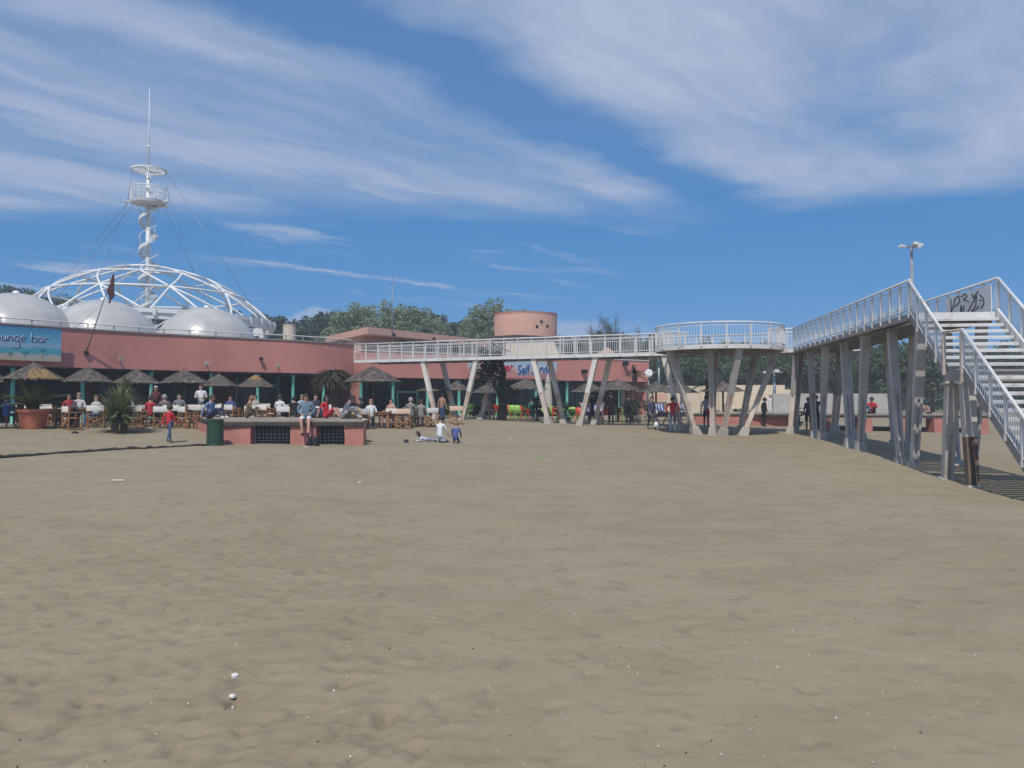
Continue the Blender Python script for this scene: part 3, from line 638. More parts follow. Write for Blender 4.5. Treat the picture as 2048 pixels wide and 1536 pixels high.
    root = thing('beach_banner', 'blue beach-scene banner lettered lounge bar on the pink fascia', 'sign', org, rz)
    me = MB(); me.box((Wd / 2, -.01, Hh / 2), (Wd, .03, Hh)); link('print_panel', me.mesh('print_panel', banner_mat()), None, root)
    fr = MB()
    for x in (.4, 1.8, 3.2, 4.8):
        fr.box((x, .12, .1), (.05, .24, .05)); fr.box((x, .12, Hh - .1), (.05, .24, .05))
    link('mount', fr.mesh('mount', GREYP), None, root)
    INK = plain('banner_ink', (.03, .04, .12), .6); HALO = plain('banner_halo', (.42, .50, .62), .7)
    def arc(cx, cy, r, a0, a1, n_=14, ry=None): return [(cx + r * math.cos(R(a0 + (a1 - a0) * i / n_)), cy + (ry or r) * math.sin(R(a0 + (a1 - a0) * i / n_))) for i in range(n_ + 1)]
    G_ = {'l': ([[(.1, 1.25), (.1, .1), (.2, 0), (.3, .08)]], .42), 'o': ([arc(.3, .3, .27, 90, 450, 18, .3)], .72),
          'u': ([[(.05, .6), (.06, .25)] + arc(.28, .24, .22, 180, 360, 8) + [(.5, .6)], [(.5, .3), (.54, 0)]], .68),
          'n': ([[(.05, .6), (.06, 0)], [(.06, .38)] + arc(.28, .36, .2, 160, 0, 8) + [(.5, 0)]], .66),
          'g': ([arc(.27, .32, .25, 30, 390, 18, .28), [(.5, .6), (.52, 0), (.56, -.45)] + arc(.2, -.5, .38, 0, -150, 12, .32)], .72),
          'e': ([[(.06, .32), (.5, .36)] + arc(.28, .32, .24, 10, 310, 16, .29)], .66), 'b': ([[(.05, 1.1), (.06, .05)], arc(.3, .29, .25, 150, -190, 18, .29)], .68),
          'a': ([arc(.28, .3, .25, 40, 400, 18, .29), [(.5, .6), (.52, .1), (.6, 0)]], .7), 'r': ([[(.06, .62), (.08, 0)], [(.08, .35), (.2, .52), (.36, .58), (.48, .5)]], .5), ' ': ([], .5)}
    x = 2.45; base = .80; sc = .355; wr = MB(); ha = MB()
    for ch in "lounge bar":
        st, adv = G_[ch]
        for s in st:
            pts = [(x + a * sc, -.034, base + c * sc) for a, c in s]; wr.tube(pts, .022, 6); ha.tube([(a, -.024, c) for a, _, c in pts], [.042] * len(pts), 6)
        x += adv * sc
    # flatten both so they are paint-thin on the panel
    for q, nm, mt in ((ha, 'lettering_halo', HALO), (wr, 'lettering', INK)):
        yc = -.024 if q is ha else -.034; q.v = [(a, yc + (c - yc) * .12, e) for a, c, e in q.v]; link(nm, q.mesh(nm, mt), None, root)
    for cx, hh in ((4.45, .34), (3.75, .22), (3.2, .14)):
        pr = MB(); pr.tube([(cx - .02, -.03, .12), (cx, -.03, .12 + hh)], .012, 5, 1)
        for a in (20, 60, 100, 140, 180, -10, 200): pr.tube([(cx, -.03, .12 + hh), (cx + .14 * math.cos(R(a)), -.03, .12 + hh + .12 * math.sin(R(a)) - .02)], [.02, .004], 5)
        pr.v = [(a, -.03 + (c + .03) * .2, e) for a, c, e in pr.v]; link('printed_palm', pr.mesh('printed_palm', [plain('print_teal', (.03, .20, .24)), plain('print_brown', (.22, .15, .08))]), None, root)
    # leaning flagpole fixed low on the fascia
    p, n, tn = fac_at(171); zb = PZ(706, p.y); f = thing('leaning_flagpole', 'thin leaning flagpole with a drooping dark red flag on the pink fascia', 'flagpole', (p.x, p.y, zb))
    tip = Vector((p.x + n.x * 1.8 + tn.x * .35, p.y + n.y * 1.8 + tn.y * .35, zb + 3.55)); a = Vector((p.x, p.y, zb))
    b = MB(); b.tube([a, tip], [.03, .018], 6); b.build('pole', GREYP, f); b = MB(); b.bar(a - Vector((n.x, n.y, 0)) * .02, a + Vector((n.x, n.y, 0)) * .10, .18, .16); b.build('socket', BLACKM, f)
    b = MB(); d = (tip - a).normalized(); vs = []; fs = []
    for i in range(9):
        q = a + (tip - a) * (1 - i * .028)
        for j in range(5): vs.append(q + Vector((tn.x, tn.y, 0)) * (.02 * j + .03 * math.sin(i * 1.5 + j)) + Vector((n.x, n.y, 0)) * (.05 * math.cos(j * 1.4 + i * 1.2)) - Vector((0, 0, (.26 - .014 * i) * j)))
    for i in range(8):
        for j in range(4): fs.append((i * 5 + j, i * 5 + j + 1, (i + 1) * 5 + j + 1, (i + 1) * 5 + j))
    b.add(vs, fs); b.build('flag', mat('flag_cloth', (.10, .045, .05), .9, .3, 3, trans=.2), f)
    b = MB()
    for px in (150, 187): q, n2, _ = fac_at(px); b.tube([(q.x, q.y, FZ1 + .08), a.lerp(tip, .62)], .008, 4)
    b.build('stay_wire', STEEL, f)
build_left()
# ---------------------------------------------------------------- lattice dome and mast
LC = Vector((-24.2, 53.0)); LZ = 7.0; LR = 7.8
def build_lattice():
    t = thing('lattice_dome', 'open white lattice dome frame of curved steel tubes above the pavilion', 'dome', (LC.x, LC.y, 4.42))
    rs = (LR ** 2 + 3.5 ** 2) / 7.0
    def sp(r, a): return Vector((LC.x + r * math.cos(a), LC.y + r * math.sin(a), LZ + math.sqrt(rs * rs - r * r) - (rs - 3.5)))
    def arcm(r0, a0, r1, a1, n=7): return [sp(r0 + (r1 - r0) * i / n, a0 + (a1 - a0) * i / n) for i in range(n + 1)]
    def member(r0, a0, r1, a1, rad=.066): b = MB(); b.tube(arcm(r0, a0, r1, a1), rad, 7); b.build('strut', WHITEC, t)
    n = 10; st = 2 * math.pi / n; a_ = -math.pi / 2
    for k in range(n):
        a = a_ + k * st; h = st / 2
        member(6.1, a, LR, a - st * .28); member(6.1, a, LR, a + st * .28); member(6.1, a, LR, a + st * .62, .06)
        member(6.1, a, 6.1, a + st); member(6.1, a, 3.9, a + h); member(6.1, a + st, 3.9, a + h); member(3.9, a - h, 3.9, a + h)
        member(3.9, a + h, 1.5, a + h, .06)
    r = MB(); r.tube([(LC.x + 1.5 * math.cos(2 * math.pi * i / 30), LC.y + 1.5 * math.sin(2 * math.pi * i / 30), sp(1.5, 0).z) for i in range(30)], .08, 6, closed=True); r.build('crown_ring', WHITEC, t)
    g = MB(); g.lathe([(LR - .1, -.62), (LR + .22, -.62), (LR + .22, -.28), (LR + .32, -.28), (LR + .32, -.03), (LR - .1, -.03), (LR - .1, -.62)], (LC.x, LC.y, LZ), 80, smooth=False); g.build('ring_beam', WHITEC, t)
    for k in range(40):
        a = k * 2 * math.pi / 40; b = MB(); q = LC + (LR + .33) * Vector((math.cos(a), math.sin(a))); b.bar((q.x, q.y, LZ - .45), (q.x, q.y, LZ - .02), .14, .10, side=(-math.sin(a), math.cos(a), 0), w1=.22); b.build('gutter_bracket', WHITEC, t)
    for k in range(10):
        a = a_ + (k + .5) * st; q = LC + (LR - .15) * Vector((math.cos(a), math.sin(a))); b = MB(); b.bar((q.x, q.y, 4.3), (q.x, q.y, LZ - .62), .3, .3, side=(-math.sin(a), math.cos(a), 0)); b.build('column', WHITE, t)
    for a in (-.25, .05):
        q = LC + (LR - .1) * Vector((math.cos(a), math.sin(a))); b = MB(); b.lathe([(.0, 0), (.22, .02), (.3, .12), (.0, .14)], (0, 0, 0), 16); M = Matrix.Translation((q.x, q.y - .2, LZ - 1.1)) @ Matrix.Rotation(R(75), 4, 'X'); b.v = [tuple(M @ Vector(v)) for v in b.v]; b.build('dish', WHITEC, t)
    m = thing('observation_mast', 'tall white mast with spiral stair, crow\'s nest and upper ring', 'mast', (LC.x, LC.y, 4.42))
    x, y = LC
    def ring(r, z, n=40): return [(x + r * math.cos(2 * math.pi * i / n), y + r * math.sin(2 * math.pi * i / n), z) for i in range(n)]
    b = MB(); b.tube([(x, y, 4.3), (x, y, 17.1)], [.16, .14], 14); b.build('column', WHITEC, m)
    b = MB(); b.tube([(x, y, 17.0), (x, y, 20.0), (x, y, 22.45)], [.06, .04, .018], 8); b.ball((x, y, 18.6), .1, 8, 5); b.build('top_pole', WHITEC, m)
    zt = 17.0; b = MB(); b.lathe([(1.0, zt - .05), (1.14, zt - .05), (1.14, zt + .05), (1.0, zt + .05), (1.0, zt - .05)], (x, y, 0), 36, smooth=False); b.tube(ring(.55, zt), .03, 5, closed=True)
    for k in range(12): a = k * math.pi / 6; b.bar((x + .12 * math.cos(a), y + .12 * math.sin(a), zt), (x + 1.05 * math.cos(a), y + 1.05 * math.sin(a), zt), .05, .06)
    b.build('upper_ring', WHITEC, m)
    zp = 14.85; b = MB(); b.lathe([(.12, zp - .28), (.7, zp - .2), (1.10, zp - .1), (1.14, zp + .06), (1.06, zp + .08), (.12, zp + .04)], (x, y, 0), 40, smooth=False)
    for a in (R(200), R(345), R(60)): b.bar((x + 1.0 * math.cos(a), y + 1.0 * math.sin(a), zp), (x + 1.45 * math.cos(a), y + 1.45 * math.sin(a), zp - .02), .07, .07); b.ball((x + 1.45 * math.cos(a), y + 1.45 * math.sin(a), zp - .02), .09, 8, 5)
    nest = b.build('crows_nest', WHITE, m)
    b = MB(); b.tube(ring(1.11, zp + .95), .03, 6, closed=True); b.tube(ring(1.11, zp + .5), .015, 5, closed=True)
    for k in range(44): a = k * 2 * math.pi / 44; b.bar((x + 1.11 * math.cos(a), y + 1.11 * math.sin(a), zp + .05), (x + 1.11 * math.cos(a), y + 1.11 * math.sin(a), zp + .95), .013 if k % 4 else .035, .013 if k % 4 else .035, side=(1, 0, 0))
    b.build('guard_rail', WHITEC, nest)
    turns = 5.1; z0 = 4.5; z1 = zp - .1; N_ = 92; tr = MB(); rail = []; sg = []
    tm = MB(); tm.add([(.13, -.03, 0), (.56, -.17, 0), (.56, .17, 0), (.13, .03, 0), (.13, -.03, .04), (.56, -.17, .04), (.56, .17, .04), (.13, .03, .04)], [(3, 2, 1, 0), (4, 5, 6, 7), (0, 1, 5, 4), (1, 2, 6, 5), (2, 3, 7, 6), (3, 0, 4, 7)]); tme = tm.mesh('tread', WHITEC)
    for i in range(N_ + 1):
        f = i / N_; a = R(20) + f * turns * 2 * math.pi; z = z0 + (z1 - z0) * f
        if i < N_: o = link('tread', tme, None, m); o.location = (0, 0, z - 4.42); o.rotation_euler = (0, 0, a)
        rail.append((x + .58 * math.cos(a), y + .58 * math.sin(a), z + .9)); sg.append((x + .57 * math.cos(a), y + .57 * math.sin(a), z + .02))
        if i % 5 == 0: tr.bar(sg[-1], rail[-1], .025, .025, side=(1, 0, 0))
    b = MB(); b.tube(rail, .026, 6); b.build('spiral_rail', WHITEC, m); b = MB()
    for p_, q_ in zip(sg[:-1], sg[1:]): b.bar(p_, q_, .03, .17)
    b.build('spiral_stringer', WHITEC, m); tr.build('spiral_post', WHITEC, m, 'stuff')
    for k, (sx, sz, ex, ey, ez) in enumerate(((-1.4, zp, PX(60, 49), 49, 6.6), (-1.4, zp, PX(168, 46.3), 46.3, 6.6), (1.4, zp, PX(430, 48.4), 48.4, 7.0), (1.15, zt, PX(522, 53), 53, 6.9), (-1.1, zt, -1.4 + x, y, zp), (1.1, zt, 1.4 + x, y, zp), (-.9, zp, x - 2.2, y - 7.4, 7.0), (1.0, zp, x + .7, y - 7.6, 7.0), (.9, zp, x + 2.2, y + 7.2, 7.0))):
        b = MB(); b.tube([(x + sx, y, sz), (ex, ey, ez)], .014, 5); b.build('guy_cable', STEEL, m)
build_lattice()
# ---------------------------------------------------------------- snack bar building
RB = [Vector((-9.6, 50.6)).lerp(Vector((11.0, 64.2)), i / 12) for i in range(13)]
def text_mesh(body, size, shear=0.0, off=0.0, extr=.004):
    c = bpy.data.curves.new('txt', 'FONT'); c.body = body; c.size = size; c.shear = shear; c.offset = off; c.extrude = extr; c.resolution_u = 3; c.align_x = 'LEFT'
    o = bpy.data.objects.new('txt', c); COL.objects.link(o); dg = bpy.context.evaluated_depsgraph_get(); me = bpy.data.meshes.new_from_object(o.evaluated_get(dg)); bpy.data.objects.remove(o)
    M = Matrix.Rotation(R(90), 4, 'X'); me.transform(M); me.materials.clear(); return me
def build_right():
    p0 = RB[6]; t = thing('snack_bar_building', 'long pink snack bar building with teal columns behind the footbridge', 'building', (p0.x, p0.y, .5))
    b = MB(); strip(b, RB, offset(RB, -.3), FZ0, FZ1 - .05); b.build('fascia', PINK, t)
    b = MB(); strip(b, offset(RB, .05), offset(RB, -.36), FZ1 - .047, FZ1 + .02); b.build('coping', WHITE, t)
    b = MB(); q = offset(RB, -12); b.prism([(p.x, p.y) for p in (offset(RB, -.31)[0], offset(RB, -.31)[-1], q[-1], q[0])], 4.2, 4.40); b.build('flat_roof', ROOFG, t)
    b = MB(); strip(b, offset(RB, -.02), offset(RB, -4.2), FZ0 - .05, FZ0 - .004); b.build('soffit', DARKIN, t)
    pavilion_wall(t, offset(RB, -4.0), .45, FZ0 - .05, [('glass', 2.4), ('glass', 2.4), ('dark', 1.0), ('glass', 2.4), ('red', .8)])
    n = normals(RB)[-1]; s = RB[-1]; e = MB(); q = s - n * 11.5; e.bar((s.x - n.x * .4, s.y - n.y * .4, 2.6), (q.x, q.y, 2.6), .25, 4.2); e.build('end_wall', PINK, t)
    n = normals(RB)[0]; s = RB[0]; e = MB(); q = s - n * 8; e.bar((s.x - n.x * .4, s.y - n.y * .4, 2.6), (q.x, q.y, 2.6), .25, 4.2); e.build('end_wall', PINK, t)
    cm = MB(); cm.lathe([(.12, 0), (.12, .08), (.10, .1), (.10, 2.55), (.13, 2.6), (.13, 2.7)], n=14, cap0=True, cap1=True); cme = cm.mesh('column', TEAL)
    for px in (722, 786, 855, 918, 995, 1072, 1134, 1236):
        r_ = fac_at(px, offset(RB, -.34))
        if r_: p, n, _ = r_; o = link('column', cme, None, t); o.location = Vector((p.x, p.y, .42)) - t.location
    fl = MB(); strip(fl, offset(RB, 1.0), offset(RB, -4.3), .1, .47); tag(fl.build('snack_bar_paving', CONC), kind='structure')
    # service hatch with teal frame
    p, n, tn = fac_at(815, offset(RB, -2.2)); b = MB(); hw = .75
    for s_ in (-hw, hw): b.bar((p.x + tn.x * s_, p.y + tn.y * s_, .45), (p.x + tn.x * s_, p.y + tn.y * s_, 2.3), .16, .16)
    for z in (.95, 2.25): b.bar((p.x - tn.x * hw, p.y - tn.y * hw, z), (p.x + tn.x * hw, p.y + tn.y * hw, z), .14, .14)
    b.build('kiosk_frame', TEAL, t)
    # name panel
    p, n, tn = fac_at(934, RB); pe, _, _ = fac_at(1113, RB); Wd = (pe - p).length; z0 = PZ(752, p.y) - .05; rz = math.atan2(tn.y, tn.x)
    s = thing('snack_bar_sign', 'pale blue and pink sign reading Snack bar Self Service on the fascia', 'sign', (p.x + n.x * .06, p.y + n.y * .06, z0 - .1), rz)
    pm_ = bpy.data.materials.new('sign_print'); pm_.use_nodes = True; nt = pm_.node_tree; N = nt.nodes; L = nt.links; tc = N.new('ShaderNodeTexCoord'); sp = N.new('ShaderNodeSeparateXYZ'); L.new(tc.outputs['Object'], sp.inputs[0])
    mr = N.new('ShaderNodeMapRange'); mr.inputs[1].default_value = 0.0; mr.inputs[2].default_value = 1.3; L.new(sp.outputs[2], mr.inputs[0]); r = N.new('ShaderNodeValToRGB'); e = r.color_ramp.elements
    e[0].color = (.50, .21, .19, 1); e[1].color = (.33, .48, .56, 1); q = e.new(.42); q.color = (.52, .24, .22, 1); q = e.new(.66); q.color = (.42, .46, .50, 1); L.new(mr.outputs[0], r.inputs[0]); L.new(r.outputs[0], N['Principled BSDF'].inputs['Base Color'])
    b = MB(); b.box((Wd / 2, 0, .62), (Wd, .05, 1.34)); link('panel', b.mesh('panel', pm_), None, s)
    b = MB(); b.box((Wd / 2, -.035, .02), (Wd + .2, .03, .03)); link('sign_ledge', b.mesh('sign_ledge', BLACKM), None, s)
    NAVY = plain('sign_navy', (.02, .09, .26), .5); SW_ = plain('sign_white', (.72, .74, .76), .5); CRIM = plain('sign_red', (.50, .03, .06), .5)
    for body, x, z, sz, mt in (('Snack bar', .12 * Wd, .48, .8, CRIM), ('Self Service', .535 * Wd, .32, 1.0, NAVY)):
        me = text_mesh(body, sz, .18, .022); bb = [v.co.x for v in me.vertices]; w_ = max(bb) - min(bb); tgt = .37 * Wd if mt is CRIM else .43 * Wd
        for off, y, mm in ((.07, -.034, SW_), (.034, -.048, NAVY if mt is NAVY else CRIM)):
            me = text_mesh(body, sz, .18, off); me.materials.append(mm); o = link('lettering' if mm is not SW_ else 'lettering_outline', me, None, s); o.location = (x, y, z); o.scale = (tgt / w_, 1, 1.0); o.rotation_euler = (0, R(-2.5), 0)
    me = text_mesh('Bar Mare', .26, .15, .004); me.materials.append(plain('sign_brown', (.28, .11, .13), .6)); o = link('small_lettering', me, None, s); o.location = (Wd - 1.6, -.034, .18)
    # flag arm left of the sign
    p, n, tn = fac_at(940, RB); f = thing('slanted_pole', 'bare slanted pole sticking out of the fascia beside the snack bar sign', 'pole', (p.x, p.y, 3.6)); b = MB(); b.tube([(p.x, p.y, 3.7), (p.x + n.x * 1.3 - tn.x * .3, p.y + n.y * 1.3 - tn.y * .3, 4.75)], .03, 6); b.build('rod', GREYP, f)
    for px in (1166, 1248):
        p, n, tn = fac_at(px, RB); b = MB(); q = p + n * .2; b.box((q.x, q.y, 3.85 if px < 1200 else 4.55), (.3, .4, .3), math.atan2(tn.y, tn.x)); b.build('wall_speaker', BLACKM, t)
build_right()
# ---------------------------------------------------------------- roof structures behind
def build_roofs():
    Y0 = 58.0
    t = thing('roof_house', 'pale pink flat-roofed roof house with a thick overhanging slab', 'building', (PX(735, 56), 56, 4.4))
    A = Vector((PX(650, 64), 64)); B = Vector((PX(735, 55), 55)); C = Vector((PX(985, 68), 68)); D = A + (C - B)
    z1 = PZ(653, 55); z0 = z1 - .48
    b = MB(); b.prism([(A.x, A.y), (B.x, B.y), (C.x, C.y), (D.x, D.y)], z0, z1); b.build('roof_slab', PINKPALE, t)
    def ins(f, g): return B + (A - B) * f + (C - B) * g
    def wall(nm, a, c, m_, zb=4.3, th=.25): w = MB(); w.bar((a.x, a.y, (zb + z0) / 2), (c.x, c.y, (zb + z0) / 2), th, z0 - zb - .004); w.build(nm, m_, t)
    wall('wall', ins(.22, .03), ins(.5, .03), PINKPALE); wall('wall', ins(.22, .035), ins(.22, .28), PINKPALE); wall('window_band', ins(.3, .28), ins(.3, .95), GLASSD)
    for k in range(5): q = ins(.28, .3 + k * .15); b = MB(); b.box((q.x, q.y, (4.3 + z0) / 2), (.14, .14, z0 - 4.31)); b.build('mullion', TEAL, t)
    wall('low_wall', ins(.05, .02), ins(.05, .95), PINKPALE, 4.3)
    for ch in list(t.children):
        if ch.name.startswith('low_wall'):
            for v in ch.data.vertices: v.co.z = -.1 if v.co.z < .4 else .75
    for k in range(3): q = ins(.0, .18 + k * .3); b = MB(); b.box((q.x, q.y - .12, z0 + .1), (.2, .22, .2)); b.build('spotlight', BLACKM, t)
    d = thing('drum_tower', 'pale pink round drum tower with three small square holes', 'tower', (PX(1051, 74), 74, 4.4)); x = PX(1051, 74); zt = PZ(622, 71); zb = PZ(672, 71); rr = 2.92
    b = MB(); b.lathe([(rr, zb - 1.0), (rr, zt - .12), (rr + .03, zt - .12), (rr + .03, zt), (rr - .2, zt), (rr - .2, zt - .4), (.02, zt - .4)], (x, 74, 0), 64, smooth=False)
    b.build('drum_wall', PINKPALE, d)
    b = MB(); b.lathe([(rr + .04, zt - .06), (rr + .06, zt + .02), (rr - .22, zt + .02)], (x, 74, 0), 64, smooth=False); b.build('drum_rim', PINK, d)
    for px, py in ((1074, 653), (1083, 643), (1095, 652)):
        a = math.asin(max(-1, min(1, PX(px, 71.4) / rr - x / rr))); q = Vector((x + rr * math.sin(a), 74 - rr * math.cos(a))); z = PZ(py, q.y); b = MB(); b.box((q.x, q.y, z), (.24, .06, .26), a); b.build('vent_hole', BLACKM, d)
    b = MB(); n8 = [(x - 3.95, 73.6), (x - 3.6, 71), (x - .9, 68.9), (x + 3.2, 71), (x + 3.3, 75), (x, 78)]; b.prism(n8, zb - .75, zb - .05); b.build('skirt_roof', mat('slate_skirt', (.085, .06, .062), .85, .3, 3, .4, 10), d)
    b = MB(); b.prism([(p[0] * .97 + x * .03, p[1] * .97 + 74 * .03) for p in n8], 4.2, zb - .76); b.build('base_wall', GREYP, d)
    c = thing('roof_chimney', 'cream round chimney on the curved pavilion roof', 'chimney', (PX(578, 52), 52, 4.42)); b = MB(); x = PX(578, 52); zt = PZ(649, 52); b.lathe([(.40, 4.42), (.40, zt - .05), (.42, zt - .05), (.42, zt), (.36, zt), (.36, zt - .1), (.02, zt - .1)], (x, 52, 0), 28, smooth=False); b.build('flue', CHIM, c)
    k = MB(); k.lathe([(.425, zt - .02), (.425, zt + .03), (.35, zt + .03)], (x, 52, 0), 28, smooth=False); k.build('rim', GREYP, c)
    p = thing('roof_antenna', 'thin tall dark antenna pole behind the footbridge rail', 'antenna', (PX(784, 55), 55, 4.4)); x = PX(784, 55); zt = PZ(550, 55); b = MB(); b.tube([(x, 55, 4.35), (x, 55, 7.2), (x, 55, zt)], [.055, .045, .02], 7); b.build('rod', STEEL, p)
    b = MB(); b.bar((x - .15, 55, 7.4), (x + .15, 55, 7.4), .05, .05); b.bar((x - .1, 55, 8.6), (x + .1, 55, 8.6), .04, .04); b.build('clamp', STEEL, p)
    w = thing('white_ramp_wall', 'white trapezoid ramp wall on the snack bar roof', 'wall', (PX(1060, 66), 66, 4.4)); b = MB(); a, c_ = PX(1012, 66), PX(1128, 66); z1 = PZ(683, 66)
    b.add([(a, 66, 4.35), (c_, 66, 4.35), (PX(1108, 66), 66, z1), (a, 66, z1), (a, 66.3, 4.35), (c_, 66.3, 4.35), (PX(1108, 66), 66.3, z1), (a, 66.3, z1)], [(0, 1, 2, 3), (5, 4, 7, 6), (1, 5, 6, 2), (3, 2, 6, 7), (4, 0, 3, 7), (0, 4, 5, 1)]); b.build('slab', CREAM, w)
    w = thing('pink_gable_wall', 'low pink gabled parapet on the snack bar roof', 'wall', (PX(1200, 67), 67, 4.4)); b = MB(); z1 = PZ(694, 67); xs = [PX(q, 67) for q in (1150, 1216, 1252, 1252, 1150)]
    fr = [(xs[0], 4.5), (xs[1], z1), (xs[2], 4.9), (xs[3], 4.35), (xs[4], 4.35)]; b.add([(q[0], 67, q[1]) for q in fr] + [(q[0], 67.3, q[1]) for q in fr], [(0, 4, 3, 2, 1), (5, 6, 7, 8, 9)] + [(i, (i + 1) % 5, 5 + (i + 1) % 5, 5 + i) for i in range(5)]); b.build('slab', PINKPALE, w)
    w = thing('rooftop_fence', 'brownish slatted screen on the roof behind the footbridge', 'fence', (PX(975, 64), 64, 4.4))
    for k in range(14): b = MB(); x = PX(934 + k * 6, 64); b.box((x, 64, 4.85), (.2, .05, .95)); b.build('slat', mat('screen_slat', (.33, .22, .19), .85, .2, 2), w)
build_roofs()
# ---------------------------------------------------------------- trees
def trunk_limbs(b, h, r, spread, n, mi=0, rr=None):
    rr = rr or random; top = Vector((rr.uniform(-.1, .1) * h * .1, 0, h))
    b.tube([(0, 0, -.3), (rr.uniform(-.05, .05) * h * .3, 0, h * .5), top], [r, r * .75, r * .45], 8, mi)
    ends = []
    for i in range(n):
        a = 2 * math.pi * i / n + rr.uniform(-.4, .4); z0 = h * rr.uniform(.45, .95); e = Vector((math.cos(a) * spread * rr.uniform(.5, 1), math.sin(a) * spread * rr.uniform(.5, 1), z0 + h * rr.uniform(.35, .8)))
        s = Vector((0, 0, z0)); m_ = s.lerp(e, .5) + Vector((0, 0, -.06 * h)); b.tube([s, m_, e], [r * .42, r * .28, r * .1], 6, mi); ends.append(e)
    return ends
def make_tree(name, label, cat, H, rx, rz, leaf, lsize, clumps, per, cr, crown_z, seed, taper=0.0, group=None, bark=BARK):
    random.seed(seed); t = thing(name, label, cat, group=group)
    b = MB(); trunk_limbs(b, crown_z * .85, .028 * H, rx * .7, 7); me = b.mesh('trunk', bark); link('trunk', me, None, t)
    p = crown_points(rx, rx * .9, rz, clumps, per, cr, taper=taper); p[:, 2] += crown_z
    v, q = leaf_quads(p, lsize); link('crown', np_mesh('crown', v, q, leaf), None, t); return Proto(t)
def put_tree(pr, px, ytop, Y, H, label, group, wide=1.0, rz=None):
    z = G(PX(px, Y), Y); s = (PZ(ytop, Y) - z) / H
    return pr.put((PX(px, Y), Y, z), random.uniform(0, 6.28) if rz is None else rz, label, group, (s * wide, s * wide, s))
pop = [make_tree('poplar_tree', 'x', 'tree', 10.0, 2.4, 4.2, LEAFP, .20, 130, 85, .62, 5.6, s, .45) for s in (1, 2, 3)]
gpop = 'pale green trees behind the roofs'
for i, (px, yt, Y, w) in enumerate(((672, 628, 96, 1.0), (703, 599, 98, 1.15), (737, 607, 99, 1.1), (768, 603, 95, 1.1), (797, 601, 97, 1.15), (826, 609, 96, 1.1), (854, 617, 99, 1.1), (876, 628, 97, .9))):
    put_tree(pop[i % 3], px, yt, Y, 10.0, 'pale green leafy tree behind the roof house, ' + ORD[i] + ' from the left of its row', gpop, w)
for i, (px, yt, Y, w) in enumerate(((938, 628, 94, .8), (966, 606, 95, 1.2), (990, 599, 97, 1.25), (1022, 611, 98, 1.0), (1040, 616, 97, .9))):
    put_tree(pop[(i + 1) % 3], px, yt, Y, 10.0, 'pale green leafy tree beside the drum tower, ' + ORD[i] + ' from the left', gpop, w)
# dark pine wood: one far mass on each side
def wood(name, label, spec, leaf, lsize, dens=1.0):
    vs = []; n = 0; allp = []
    for px, yt, Y, w in spec:
        x = PX(px, Y); g = G(x, Y); top = PZ(yt, Y); h = top - g; rz_ = min(h * .36, 3.2); r = w
        p = crown_points(r, r, rz_, int(34 * dens), int(46 * dens), .75); p += np.array([x, Y, top - rz_ * 1.0]); allp.append(p)
        k = int(800 * dens); f = np.stack([RNG.normal(x, r * .8, k), RNG.normal(Y, r * .6, k), RNG.uniform(g, top - rz_, k)], 1); allp.append(f)
    v, q = leaf_quads(np.concatenate(allp), lsize); return tag(link(name, np_mesh(name, v, q, leaf)), label, 'trees', None, 'stuff')
rw = random.Random(21); spec = []
for px in range(-140, 150, 17): spec.append((px + rw.uniform(-6, 6), 562 + max(0, px) * .22 + rw.uniform(0, 14), 118 + rw.uniform(-6, 6), rw.uniform(2.0, 3.0)))
for px in range(150, 520, 20): spec.append((px, 600 + (px - 150) * .05 + rw.uniform(-3, 14), 120 + rw.uniform(-6, 6), rw.uniform(2.0, 2.8)))
for px in range(515, 690, 14): spec.append((px + rw.uniform(-5, 5), (626 if px < 560 else 634 if px < 620 else 622) + rw.uniform(-2, 9), 116 + rw.uniform(-6, 6), rw.uniform(1.8, 2.6)))
for px in range(690, 960, 17): spec.append((px, (624 if px < 880 else 640) + rw.uniform(-2, 8), 112 + rw.uniform(-4, 4), rw.uniform(1.8, 2.4)))
wood('pine_wood', 'dark pine wood massed behind the pavilion and lattice dome', spec, LEAFD, .42)
spec = []
for px in range(1110, 1330, 15): spec.append((px, 668 + rw.uniform(-3, 8), 108 + rw.uniform(-4, 4), rw.uniform(1.7, 2.3)))
for px in range(1330, 3000, 20): spec.append((px, 678 + rw.uniform(0, 22), 104 + rw.uniform(-6, 6), rw.uniform(2.0, 2.8)))
wood('far_tree_belt', 'dark green tree belt seen under and beyond the footbridge', spec, LEAFM, .40)
mid = [make_tree('broadleaf_tree', 'x', 'tree', 7.0, 2.3, 2.4, LEAFM, .26, 60, 55, .75, 4.6, s, 0) for s in (5, 6)]
for i, (px, yt, Y) in enumerate(((1330, 700, 88), (1385, 705, 90), (1500, 702, 86), (1560, 698, 90), (1625, 700, 84), (1680, 706, 86), (1735, 700, 82), (1800, 700, 80), (1865, 690, 84), (1950, 696, 86), (2020, 690, 82))):
    put_tree(mid[i % 2], px, yt, Y, 7.0, 'mid green bushy tree behind the far benches, ' + ORD[i] + ' from the left', 'bushy trees beyond the beach', 1.15)
